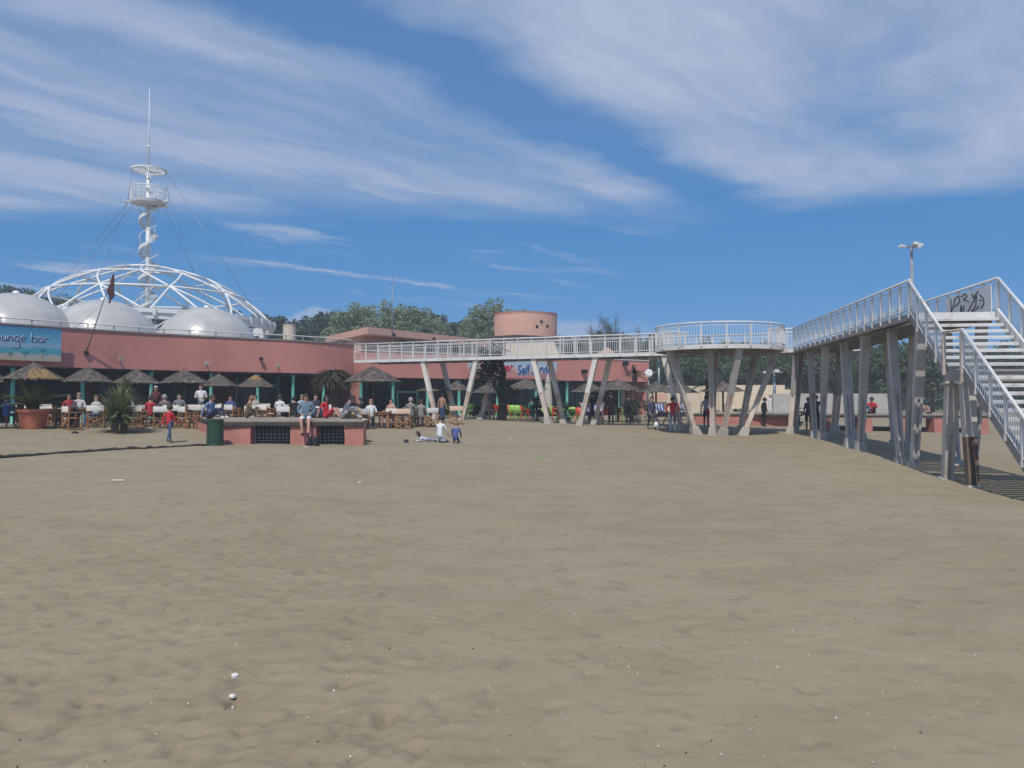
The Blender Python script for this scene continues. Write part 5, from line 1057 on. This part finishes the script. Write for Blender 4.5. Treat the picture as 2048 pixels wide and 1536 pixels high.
# ---------------------------------------------------------------- bin, sand scarp shadow strip, litter
def bin_():
    Y = 26.3; x = PX(431, Y); g = G(x, Y); t = thing('litter_bin', 'dark green round litter bin at the corner of the timber stage', 'bin', (x, Y, g)); b = MB(); b.lathe([(.27, -.04), (.275, .02), (.255, .78), (.27, .79), (.27, .86), (.23, .86), (.22, .5), (.02, .5)], (x, Y, g), 28, smooth=False); b.build('drum', BINM, t); b = MB(); b.lathe([(.283, .02), (.283, .06), (.275, .07)], (x, Y, g), 28); b.lathe([(.268, .4), (.268, .43), (.262, .44)], (x, Y, g), 28); b.build('band', BINM, t)
bin_()
def scarp_shadow():  # dark tube laid in place of the shadow along a small sand scarp
    pts = []; rr = random.Random(4)
    for i in range(60):
        f = i / 59; px = -160 + 590 * f; py = 948 - 58 * f ** .9; Y = 19.0 + 7.4 * f
        x = PX(px, Y); pts.append((x, Y + .05 * math.sin(i * .55) * (1 - f * .5) + rr.uniform(-.05, .05), G(x, Y) + .022 + rr.uniform(-.02, .02)))
    b = MB(); b.tube(pts, [.055 * rr.uniform(.7, 1.2) for _ in pts], 8); tag(b.build('scarp_shadow_strip', mat('scarp_shadow_dark', (.03, .028, .026), .8, .3, 5)), 'long dark strip standing for the shadow of a low sand scarp, ending at the litter bin', 'scarp_shadow')
scarp_shadow()
def shells():
    n = 1500; Y = 2.4 + 26 * RNG.random(n) ** 1.6; X = RNG.uniform(-.8, .85, n) * (Y + .5); cl = RNG.random(n) < .25
    Y[cl] = RNG.uniform(4, 8, cl.sum()); X[cl] = RNG.uniform(-2.2, 2.8, cl.sum()); Z = gz(X, Y) + .022 * vnoise(X, Y, 2.3, 1) + .011 * vnoise(X, Y, .8, 2) + .004 * vnoise(X, Y, .33, 3) + .006
    c = np.stack([X, Y, Z], 1); v, q = leaf_quads(c, .0095 * RNG.uniform(.5, 1.4, n), flat=.6); tag(link('shell_fragments', np_mesh('shell_fragments', v, q, mat('shell', (.66, .62, .55), .6, .15, 20, island=.2))), 'tiny white shell fragments scattered over the sand', 'shells', None, 'stuff')
    n = 380; Y = 2.4 + 24 * RNG.random(n) ** 1.5; X = RNG.uniform(-.8, .8, n) * (Y + .5); Z = gz(X, Y) + .022 * vnoise(X, Y, 2.3, 1) + .011 * vnoise(X, Y, .8, 2) + .004 * vnoise(X, Y, .33, 3) + .004
    v, q = leaf_quads(np.stack([X, Y, Z], 1), .016, flat=.7); tag(link('twig_fragments', np_mesh('twig_fragments', v, q, mat('debris', (.05, .04, .03), .9, .2, 20))), 'tiny dark bits of driftwood scattered over the sand', 'debris', None, 'stuff')
shells()
def ground_point(px, py):
    lo = 2.0
    for _ in range(60):
        Y = lo; 
        z = G(PX(px, Y), Y)
        lo = (CAMZ - z) * FPX / max(1, (py - HOR))
    return PX(px, lo), lo, G(PX(px, lo), lo) + .004
def flake(name, px, py, size, label, cat, m_, seed, h=.008):
    rr = random.Random(seed); x, y, z = ground_point(px, py); z += .022 * float(vnoise(np.array(x), np.array(y), 2.3, 1)) + .011 * float(vnoise(np.array(x), np.array(y), .8, 2)); z -= .006 if size < .05 else 0; b = MB(); n = 9; ring = [(x + size * rr.uniform(.5, 1) * math.cos(2 * math.pi * i / n), y + size * rr.uniform(.35, 1) * 1.0 * math.sin(2 * math.pi * i / n), z + rr.uniform(0, h)) for i in range(n)]
    vs = [(x, y, z + h * 1.4)] + ring + [(p[0], p[1], z - .6 * size) for p in ring]; b.add(vs, [(0, 1 + i, 1 + (i + 1) % n) for i in range(n)] + [(1 + i, 1 + n + i, 1 + n + (i + 1) % n, 1 + (i + 1) % n) for i in range(n)], smooth=False); return tag(b.build(name, m_), label, cat)
SHM = mat('shell_big', (.68, .66, .62), .5, .1, 30)
flake('shell', 475, 1345, .034, 'largest white broken shell on the near sand', 'shell', SHM, 1, .014); flake('shell', 469, 1384, .022, 'pointed white shell piece below the largest shell', 'shell', SHM, 2); flake('shell', 470, 1408, .011, 'small white shell chip under the pointed shell piece', 'shell', SHM, 3); flake('shell', 671, 1377, .011, 'pale shell chip right of the largest shell', 'shell', SHM, 4)
flake('paper_scrap', 612, 893, .12, 'white paper scrap on the sand before the timber stage', 'litter', SHM, 5); flake('paper_scrap', 1020, 877, .10, 'white paper scrap right of the sitting children', 'litter', SHM, 6); flake('paper_scrap', 720, 964, .06, 'small white paper scrap in the middle of the sand', 'litter', SHM, 7)
flake('plastic_scrap', 245, 908, .13, 'green plastic scrap beside the dark scarp shadow strip', 'litter', plain('scrap_green', (.10, .42, .12)), 8); flake('plastic_scrap', 1079, 916, .11, 'green plastic scrap on the open sand', 'litter', plain('scrap_green', (.10, .42, .12)), 9); flake('driftwood', 736, 883, .2, 'flat dark driftwood piece right of the timber stage', 'driftwood', BLACKM, 10, .05); flake('dark_shoe', 812, 884, .14, 'dark shoe lying on the sand left of the children', 'shoe', BLACKM, 11, .09); flake('dark_shoe', 893, 884, .13, 'dark shoe lying on the sand between the children', 'shoe', BLACKM, 14, .08); flake('sandals', 152, 857, .16, 'dark sandals left on the sand before the chairs', 'sandals', BLACKM, 12, .06)
x, y, z = ground_point(237, 962); b = MB(); b.bar((x - .1, y, z + .02), (x + .12, y + .03, z + .02), .05, .02); tag(b.build('white_stick', SHM), 'short white stick lying on the left sand', 'stick')
# ---------------------------------------------------------------- people
CLOTH = {}
def cl(c):
    k = tuple(round(x, 3) for x in c)
    if k not in CLOTH: CLOTH[k] = mat('cloth_%d' % len(CLOTH), c, .9, .14, 10, .25, 25)
    return CLOTH[k]
HAIRC = {'brown': (.05, .028, .018), 'dark': (.018, .014, .012), 'grey': (.28, .27, .26), 'fair': (.20, .12, .05)}
SKINC = [(.50, .29, .21), (.44, .25, .17), (.54, .33, .25)]
def pose_joints(pose, o):
    """joint positions for a 1.75 m adult facing -Y; z = 0 is the ground (or the surface sat on)"""
    J = {}
    def tors(pel, lean=0.0, twist=0.0, headf=0.0):
        p = Vector(pel); s, c = math.sin(lean), math.cos(lean); d = Vector((0, -s, c)); J['pel'] = p; J['wai'] = p + d * .16; J['che'] = p + d * .36; J['nec'] = p + d * .52 + Vector((0, -.01, 0)); J['hd0'] = p + d * .585 + Vector((0, -.015 - headf * .3, 0)); J['hd1'] = p + d * .66 + Vector((0, -.022 - headf, 0)); J['hd2'] = p + d * .735 + Vector((0, -.012 - headf, 0))
        sh = p + d * .465
        for k, sg in (('L', 1), ('R', -1)): J['sh' + k] = sh + Vector((.175 * sg, 0, 0)); J['hi' + k] = p + Vector((.09 * sg, 0, -.04))
    def arm(k, e, w): J['el' + k] = J['sh' + k] + Vector(e); J['wr' + k] = J['el' + k] + Vector(w); d = Vector(w).normalized(); J['ha' + k] = J['wr' + k] + d * .07
    def legj(k, kn, an, toe=(0, -.15, -.05)): J['kn' + k] = Vector(kn); J['an' + k] = Vector(an); J['to' + k] = Vector(an) + Vector(toe)
    S = (('L', 1), ('R', -1))
    if pose in ('stand', 'walk', 'tray', 'hips'):
        tors((0, 0, .96), o.get('lean', .02), 0, o.get('headf', 0))
        w = .22 if pose == 'walk' else .03
        for k, sg in S:
            legj(k, (.10 * sg, -.03 - w * sg * .55, .51), (.105 * sg, .02 - w * sg * (1 if sg > 0 else 1), .085 + (.04 if pose == 'walk' and sg < 0 else 0)))
            if pose == 'tray': arm(k, (.05 * sg, .03, -.27), (-.10 * sg, -.23, .02))
            elif pose == 'hips': arm(k, (.14 * sg, .10, -.24), (-.10 * sg, -.10, -.20))
            else: arm(k, (.07 * sg, .03 + w * sg * .5, -.28), (.02 * sg, -.07 + w * sg * .5, -.24))
    elif pose == 'sit':
        sh = o.get('seat', .47); tors((0, .06, sh + .10), o.get('lean', -.05))
        for k, sg in S: legj(k, (.12 * sg, -.38, sh + .05), (.12 * sg, -.40 + .05 * sg, .085)); arm(k, (.08 * sg, -.04, -.27), (-.06 * sg, -.22, .02 + o.get('arm', 0)))
    elif pose == 'edge':
        tors((0, .12, .10), o.get('lean', .06), 0, .02)
        for k, sg in S: legj(k, (.13 * sg, -.33, .06), (.10 * sg + .03, -.36 - .06 * sg, -.44), (0, -.17, -.07)); arm(k, (.10 * sg, .02, -.26), (-.13 * sg, -.16, -.10))
    elif pose == 'floor':
        tors((0, .05, .11), o.get('lean', .18), 0, .03)
        for k, sg in S: legj(k, (.14 * sg, -.36, .44), (.12 * sg, -.50, .08)); arm(k, (.10 * sg, -.10, -.24), (-.06 * sg, -.22, .0))
    elif pose == 'prop':
        tors((0, .05, .11), o.get('lean', -.35), 0, .03)
        for k, sg in S: legj(k, (.13 * sg, -.36, .40), (.12 * sg, -.55, .08)); arm(k, (.10 * sg, .12, -.24), (.02 * sg, .05, -.22))
    elif pose == 'kneel':
        tors((0, .05, .30), o.get('lean', .35), 0, .03)
        for k, sg in S: legj(k, (.12 * sg, -.28, .07), (.11 * sg, .16, .08), (0, .12, -.03)); arm(k, (.06 * sg, -.12, -.24), (.0, -.16, -.18))
    elif pose == 'prone':
        J['pel'] = Vector((0, .1, .12)); J['wai'] = Vector((0, -.05, .13)); J['che'] = Vector((0, -.24, .2)); J['nec'] = Vector((0, -.36, .30)); J['hd0'] = Vector((0, -.40, .36)); J['hd1'] = Vector((0, -.45, .42)); J['hd2'] = Vector((0, -.46, .49))
        for k, sg in S: J['sh' + k] = Vector((.16 * sg, -.30, .24)); J['hi' + k] = Vector((.09 * sg, .14, .11)); J['kn' + k] = Vector((.10 * sg, .52, .08)); J['an' + k] = Vector((.10 * sg, .92, .08)); J['to' + k] = Vector((.10 * sg, 1.04, .05)); arm(k, (.06 * sg, -.08, -.18), (-.05 * sg, -.24, .0))
    return J
EDG = [('pel', 'wai'), ('wai', 'che'), ('che', 'nec'), ('nec', 'hd0'), ('hd0', 'hd1'), ('hd1', 'hd2')]
for k in 'LR': EDG += [('che', 'sh' + k), ('sh' + k, 'el' + k), ('el' + k, 'wr' + k), ('wr' + k, 'ha' + k), ('pel', 'hi' + k), ('hi' + k, 'kn' + k), ('kn' + k, 'an' + k), ('an' + k, 'to' + k)]
RAD = {'pel': .135, 'wai': .12, 'che': .135, 'nec': .055, 'hd0': .072, 'hd1': .092, 'hd2': .066, 'sh': .066, 'el': .046, 'wr': .034, 'ha': .036, 'hi': .092, 'kn': .062, 'an': .044, 'to': .036}
def person(label, px, Y, pose, face, shirt, pants, shoe=(.03, .03, .035), hair='brown', H=1.72, z=None, longs=True, longp=True, skin=0, child=False, x=None, **o):
    s = H / 1.75; x = PX(px, Y) if x is None else x; z = G(x, Y) if z is None else z
    J = pose_joints(pose, o); hsc = 1.38 if child else 1.06; lsc = 1.0
    nb = J['nec'].copy()
    for k in ('hd0', 'hd1', 'hd2'): J[k] = nb + (J[k] - nb) * hsc
    names = list(J); me = bpy.data.meshes.new('body'); me.from_pydata([J[n] for n in names], [(names.index(a), names.index(b)) for a, b in EDG], [])
    ob = bpy.data.objects.new('tmp_body', me); COL.objects.link(ob); ob.modifiers.new('skin', 'SKIN'); sd = ob.modifiers.new('sub', 'SUBSURF'); sd.levels = 1; sd.render_levels = 1
    rad = {}
    bulk = o.get('bulk', 1.0)
    for i, n in enumerate(names):
        r = RAD.get(n, RAD.get(n[:2], .05)) * (hsc if n[:2] == 'hd' else 1.0) * (bulk if n[:2] not in ('hd', 'ha') else 1); rad[n] = r; sv_ = me.skin_vertices[0].data[i]; sv_.radius = (r, r); sv_.use_root = (n == 'pel')
    bpy.context.view_layer.update(); dg = bpy.context.evaluated_depsgraph_get(); bm_ = bpy.data.meshes.new_from_object(ob.evaluated_get(dg)); bpy.data.objects.remove(ob)
    # clothing regions by nearest limb
    def reg(a, b):
        q = b[:2]
        if b in ('wai', 'che', 'nec') or q == 'sh' or q == 'el': return 1
        if q == 'wr': return 1 if longs else 0
        if q == 'ha' or q == 'hd': return 0
        if q == 'hi' or q == 'kn': return 2
        if q == 'an': return 2 if longp else 0
        return 3
    segs = [(np.array(J[a]), np.array(J[b]), rad[a], rad[b], reg(a, b)) for a, b in EDG]
    cen = np.array([p.center for p in bm_.polygons]); best = np.full(len(cen), 9.0); idx = np.zeros(len(cen), int)
    for a, b, ra, rb, g in segs:
        d = b - a; t = np.clip(((cen - a) @ d) / (d @ d), 0, 1); dist = np.linalg.norm(cen - (a + t[:, None] * d), axis=1) - (ra + (rb - ra) * t) * .9; m_ = dist < best; best[m_] = dist[m_]; idx[m_] = g
    v = [tuple(q.co) for q in bm_.vertices]; f = [tuple(p.vertices) for p in bm_.polygons]; mb = MB(); mb.v = v; mb.f = f; mb.m = [int(i) for i in idx]; mb.sm = [True] * len(f); bpy.data.meshes.remove(bm_); bpy.data.meshes.remove(me)
    for k, sg in (('L', 1), ('R', -1)):                       # fingers and thumb
        w, h = J['wr' + k], J['ha' + k]; d = (h - w).normalized(); sx = d.cross(Vector((0, 1, .3))); sx = sx.normalized() if sx.length > .1 else Vector((1, 0, 0)); sy = d.cross(sx)
        for i, L_ in enumerate((.060, .072, .068, .052)):
            b0 = h + sx * (-.027 + .018 * i); m1 = b0 + d * L_ * .6 + sy * .008; mb.tube([b0 - d * .01, m1, m1 + d * L_ * .4 + sy * .022], [.0095, .0085, .006], 5, 0)
        th = w.lerp(h, .45) - sx * .03; mb.tube([th, th - sx * .022 + d * .03, th - sx * .026 + d * .062 + sy * .008], [.012, .011, .007], 5, 0)
    hc = J['hd1']; r = rad['hd1']; up = (J['hd2'] - J['hd0']).normalized(); fw = Vector((0, -1, 0)); fw = (fw - up * fw.dot(up)).normalized(); rt = fw.cross(up)
    mb.tube([hc + fw * r * .86 + up * r * .12, hc + fw * r * 1.16 - up * r * .22, hc + fw * r * .9 - up * r * .30], [.006, .014, .008], 5, 0)
    for sg in (-1, 1): mb.ball(hc + fw * r * .86 + rt * sg * r * .36 + up * r * .14, .011, 6, 4, 4); mb.ball(hc + rt * sg * r * .96 - up * r * .1, (.012, .02, .03), 6, 4, 0)
    mb.bar(hc + fw * r * .88 - rt * .022 - up * r * .55, hc + fw * r * .88 + rt * .022 - up * r * .55, .012, .008, mi=5)
    t = thing('person', label, 'person', (x, Y, z), R(face)); t.scale = (s, s, s)
    link('body', mb.mesh('body', [mat('skin_%d' % skin, SKINC[skin], .55, .06, 8), cl(shirt), cl(pants), cl(shoe), mat('eye', (.02, .015, .012), .3, .1), mat('lip', (.30, .10, .09), .5, .1)]), None, t)
    # hair cap, longer at the back
    hb = MB(); vs = []; nu, nv = 18, 12; long_ = o.get('longhair', False); keep = []
    for i in range(nv + 1):
        th = math.pi * i / nv
        for j in range(nu):
            a = 2 * math.pi * j / nu; l = Vector((math.sin(th) * math.cos(a), math.sin(th) * math.sin(a), math.cos(th))); rr_ = r * (1.14 + .05 * math.sin(j * 2.3 + i))
            vs.append(hc + up * r * .12 + rt * l.x * rr_ * .98 + fw * (-l.y) * rr_ * 1.05 + up * l.z * rr_ * 1.12 + (up * (-.9 * r if long_ and l.z < -.2 and l.y > -.2 else 0)))
            keep.append((-l.y, l.z))
    fs = []
    for i in range(nv):
        for j in range(nu):
            q = (i * nu + j, (i + 1) * nu + j, (i + 1) * nu + (j + 1) % nu, i * nu + (j + 1) % nu); fy = sum(keep[c][0] for c in q) / 4; fz = sum(keep[c][1] for c in q) / 4
            if fz > .42 or (fy < .25 and fz > (-.9 if long_ else -.42)): fs.append(q)
    hb.add(vs, fs, 0, True); link('hair' if not o.get('hat') else 'hat', hb.mesh('hair', mat('hair_' + hair, HAIRC[hair], .6, .3, 30) if not o.get('hat') else cl(o['hat'])), None, t)
    return t
W_ = (.66, .66, .65); DENIM = (.06, .10, .19); BLK = (.018, .018, .02); NAVY_ = (.02, .03, .075); RED_ = (.50, .022, .035)
person('small child in a red jumper and jeans walking on the sand', 339, 27.0, 'walk', 160, RED_, DENIM, (.05, .06, .09), 'brown', 1.24, child=True)
sit_y = 27.35
person('man in white shorts sitting on the edge of the timber stage', 612, 27.22, 'edge', 8, (.13, .19, .25), (.70, .70, .70), BLK, 'dark', 1.76, z=st_z + .02, longp=False, lean=.05, bulk=1.12)
def boots():
    for i, px in enumerate((620, 633)):
        Y = 26.75; x = PX(px, Y); g = G(x, Y) + .01; t = thing('black_boot', ('left' if i == 0 else 'right') + ' one of two tall black boots under the man in white shorts', 'boot', (x, Y, g), 0, 'black boots before the stage')
        b = MB(); b.lathe([(.075, .03), (.085, .1), (.078, .2), (.088, .29), (.075, .29), (.07, .1)], (x, Y + .03, g), 12, jit=.03); b.box((x, Y - .03, g + .05), (.15, .24, .09)); b.build('shaft', BLACKM, t); b = MB(); b.box((x, Y - .03, g + .008), (.16, .27, .024)); b.build('sole', BLACKM, t)
boots()
person('person in denim blue lying back with knees up behind the litter bin', 422, 29.2, 'prop', 72, (.15, .22, .34), (.025, .035, .07), (.6, .6, .58), 'brown', 1.72, z=st_z + .02, lean=.1)
person('person in olive brown sitting low on the stage behind the litter bin', 497, 30.6, 'floor', 110, (.16, .11, .055), (.09, .085, .055), (.2, .12, .08), 'fair', 1.66, z=st_z + .02)
person('woman in a red dress sitting sideways on the timber stage', 655, 30.2, 'prop', 75, RED_, (.46, .03, .045), (.3, .2, .16), 'dark', 1.68, z=st_z + .02, longs=False, longp=False, longhair=True, lean=-.1)
person('person in grey sitting hunched on the right end of the stage', 690, 29.8, 'floor', 85, (.13, .13, .16), (.24, .25, .27), (.4, .38, .35), 'dark', 1.75, z=st_z + .02, lean=.42)
person('girl with brown hair lying on her stomach on the sand', 852, 29.2, 'prone', -80, (.50, .53, .60), (.20, .24, .32), (.3, .2, .15), 'brown', 1.05, child=True, longhair=True)
person('child in a white shirt kneeling on the sand', 881, 28.8, 'kneel', 150, (.70, .70, .72), (.60, .62, .66), BLK, 'dark', 1.45, child=True, lean=.1)
person('child in a blue shirt sitting on the sand with back turned', 912, 28.6, 'kneel', 175, (.075, .11, .33), (.06, .09, .2), BLK, 'fair', 1.15, child=True, lean=.15)
person('waiter in a white shirt holding a tray on the terrace', 402, 35.2, 'tray', 20, W_, BLK, BLK, 'dark', 1.78, longs=False)
def tray():
    Y = 34.85; xx = PX(402, Y); zz = G(xx, Y) + 1.14; b = MB(); b.lathe([(.02, 0), (.19, 0), (.20, .02), (.18, .012), (.02, .012)], (xx, Y, zz), 18); tag(b.build('serving_tray', BLACKM), 'round dark tray held by the waiter in white', 'tray')
tray()
sitters = [(17, 31.6, 160, (.03, .12, .42), DENIM, 'dark', 'person in a bright blue jacket seated at the left edge'), (42, 31.9, 200, (.20, .07, .045), BLK, 'brown', 'person in rust brown seated beside the bright blue jacket'), (157, 32.6, 10, (.56, .50, .50), BLK, 'grey', 'person in pale pink-white seated behind the leftmost director chairs'), (190, 32.4, -15, (.52, .50, .45), DENIM, 'fair', 'fair-haired person in cream seated left of the big yucca'), (139, 34.6, 30, (.38, .03, .05), BLK, 'dark', 'person in dark red seated further back left of the big yucca'), (254, 33.6, 20, W_, BLK, 'dark', 'person in white seated behind the big yucca bush'),
    (303, 33.0, 170, (.42, .03, .05), BLK, 'brown', 'person in red seated just left of the small child'), (330, 33.4, 190, (.18, .15, .13), BLK, 'grey', 'grey-haired person seated behind the small child'), (358, 34.2, 10, (.16, .17, .18), BLK, 'dark', 'person in charcoal seated right of the small child'), (461, 36.6, 20, (.06, .09, .24), BLK, 'dark', 'person in dark blue seated behind the litter bin group'), (508, 36.0, -20, (.36, .33, .30), DENIM, 'brown', 'person in beige seated under the orange-gold parasol peak'), (562, 34.8, 160, W_, BLK, 'brown', 'person in a white shirt seated left of the man in white shorts'), (588, 35.4, 200, BLK, BLK, 'dark', 'person in black seated just behind the man in white shorts'), (604, 36.8, 10, (.40, .48, .56), BLK, 'grey', 'pale blue figure seated behind the man in white shorts'), (632, 36.2, 20, (.04, .045, .06), BLK, 'dark', 'dark-clothed person seated between the man in shorts and the red dress'),
    (742, 35.0, 10, W_, BLK, 'dark', 'person in a white top and pink hat seated beside the parasol pole'), (780, 35.4, -30, (.50, .30, .22), (.3, .12, .10), 'brown', 'person with bare shoulders seated right of the parasol pole'), (822, 36.0, 175, (.20, .20, .19), (.16, .16, .15), 'grey', 'grey-clothed person seated with back turned left of the first slanted leg'), (842, 36.3, 190, (.26, .25, .23), (.2, .2, .19), 'brown', 'taupe-clothed person seated next to the first slanted leg'), (721, 35.4, 30, BLK, BLK, 'dark', 'person in black seated left of the white top and pink hat'), (975, 46.2, 150, (.35, .30, .28), (.45, .40, .38), 'fair', 'person in pale patterned clothes seated under the footbridge'), (966, 46.8, 20, (.05, .35, .5), BLK, 'dark', 'person in turquoise seated under the footbridge'), (1065, 47.6, 30, (.03, .16, .12), BLK, 'dark', 'person in dark green seated by the lime chairs'), (1076, 48.6, -30, (.5, .42, .36), DENIM, 'brown', 'person in cream seated by the lime chairs')]
for i, (px, Y, fc, sh_, pa, ha, lab) in enumerate(sitters): person(lab, px, Y, 'sit', fc, sh_, pa, BLK, ha, 1.70 + .06 * ((i * 7) % 3 - 1), skin=i % 3, hat=(.55, .22, .26) if 'pink hat' in lab else None)
person('boy in a tan top and jeans standing under the footbridge', 884, 39.0, 'stand', 150, (.36, .20, .14), DENIM, BLK, 'dark', 1.45, longs=False)
person('person in a red shirt and white cap standing in the pavilion shade', 312, 37.0, 'stand', 10, (.14, .03, .04), BLK, BLK, 'dark', 1.70, hat=(.5, .5, .52))
std = [(1184, 44.0, 'walk', 100, BLK, BLK, 'dark', 1.74, 'person in black walking behind the fourth white slanted leg'), (1222, 44.5, 'hips', 190, BLK, BLK, 'dark', 1.76, 'taller man in black standing right of the fourth slanted leg'), (1257, 44.5, 'stand', 170, (.02, .02, .025), BLK, 'dark', 1.62, 'person in black standing alone before the wide dark shrub'),
    (1303, 38.6, 'walk', 20, (.06, .06, .11), (.04, .045, .07), 'brown', 1.60, 'person in dark navy walking with a bag left of the man in red'), (1345, 36.3, 'hips', 170, RED_, (.10, .14, .20), 'dark', 1.64, 'man in a red shirt and grey jeans standing under the lookout platform'), (1412, 41.5, 'stand', 160, (.34, .34, .38), NAVY_, 'dark', 1.62, 'woman in a pale top standing between the lookout legs'), (1540, 70.4, 'stand', 10, W_, W_, 'dark', 1.72, 'person in white standing before the cream steps'), (1632, 38.2, 'stand', 175, NAVY_, NAVY_, 'brown', 1.76, 'man in navy standing between the first walkway legs'), (1617, 39.5, 'stand', 190, (.05, .07, .16), BLK, 'fair', 1.66, 'person in blue half hidden behind a walkway leg'), (1528, 42.8, 'stand', 100, (.02, .025, .035), BLK, 'dark', 1.55, 'person in black standing at the far stage')]
for px, Y, po, fc, sh_, pa, ha, h_, lab in std: person(lab, px, Y, po, fc, sh_, pa, BLK, ha, h_)
far = [(1597, 45.0, 'sit', 60, BLK, BLK, 'fair', 'person in black sitting on the far stage edge'), (1722, 41.0, 'floor', 20, (.05, .05, .05), DENIM, 'fair', 'fair-haired person sitting on the far stage'), (1743, 41.2, 'floor', -20, RED_, BLK, 'dark', 'person in red sitting on the far stage'), (1838, 40.6, 'floor', 30, (.22, .26, .34), (.4, .25, .18), 'brown', 'person in grey-blue sitting on the far stage'), (1945, 40.5, 'floor', 160, (.05, .05, .06), BLK, 'dark', 'dark-clothed person sitting on the right end of the far stage')]
for px, Y, po, fc, sh_, pa, ha, lab in far: person(lab, px, Y, po, fc, sh_, pa, BLK, ha, 1.68, z=.99 if po == 'floor' else .5)
def bag(label, px, Y, dz, c, sz):
    x = PX(px, Y); t = thing('hand_bag', label, 'bag', (x, Y, G(x, Y) + dz)); b = MB(); b.lathe([(.02, 0), (sz * .9, .01), (sz, .1), (sz * .8, sz * 1.5), (.02, sz * 1.55)], (x, Y, G(x, Y) + dz), 12); b.v = [(v[0], Y + (v[1] - Y) * .45, v[2]) for v in b.v]; b.build('pouch', cl(c), t); b = MB(); q = G(x, Y) + dz + sz * 1.45; b.tube([(x - sz * .5, Y, q), (x - sz * .3, Y, q + .2), (x + sz * .3, Y, q + .2), (x + sz * .5, Y, q)], .012, 5); b.build('strap', cl(c), t)
bag('crimson hand bag carried by the woman in a pale top', 1419, 41.2, .62, (.45, .02, .07), .2); bag('white carrier bag by the person in dark navy', 1314, 38.4, .12, (.62, .62, .62), .17); bag('white carrier bag on the stage edge behind the man in red', 1366, 42.6, .75, (.62, .62, .62), .2); bag('tan straw bag on the stage beside the grey hunched person', 705, 30.0, st_z - G(PX(705, 30.0), 30.0) + .004, (.42, .27, .14), .3)
bag('dark backpack lying on the stage behind the man in white shorts', 634, 31.0, st_z - G(PX(634, 31.0), 31.0) + .004, (.03, .035, .05), .25)

# ---------------------------------------------------------------- scattering volume added to imitate a milky lens veil
def veil_volume():
    b = MB(); b.box((0, 45, 11.0), (860, 770, 25.2)); m = bpy.data.materials.new('veil_volume'); m.use_nodes = True; nt = m.node_tree; nt.nodes.remove(nt.nodes['Principled BSDF'])
    v = nt.nodes.new('ShaderNodeVolumePrincipled'); v.inputs['Color'].default_value = (.80, .87, .95, 1); v.inputs['Density'].default_value = .0014; v.inputs['Anisotropy'].default_value = .0
    nt.links.new(v.outputs[0], nt.nodes['Material Output'].inputs['Volume']); tag(b.build('veil_volume', m), kind='stuff')
veil_volume()
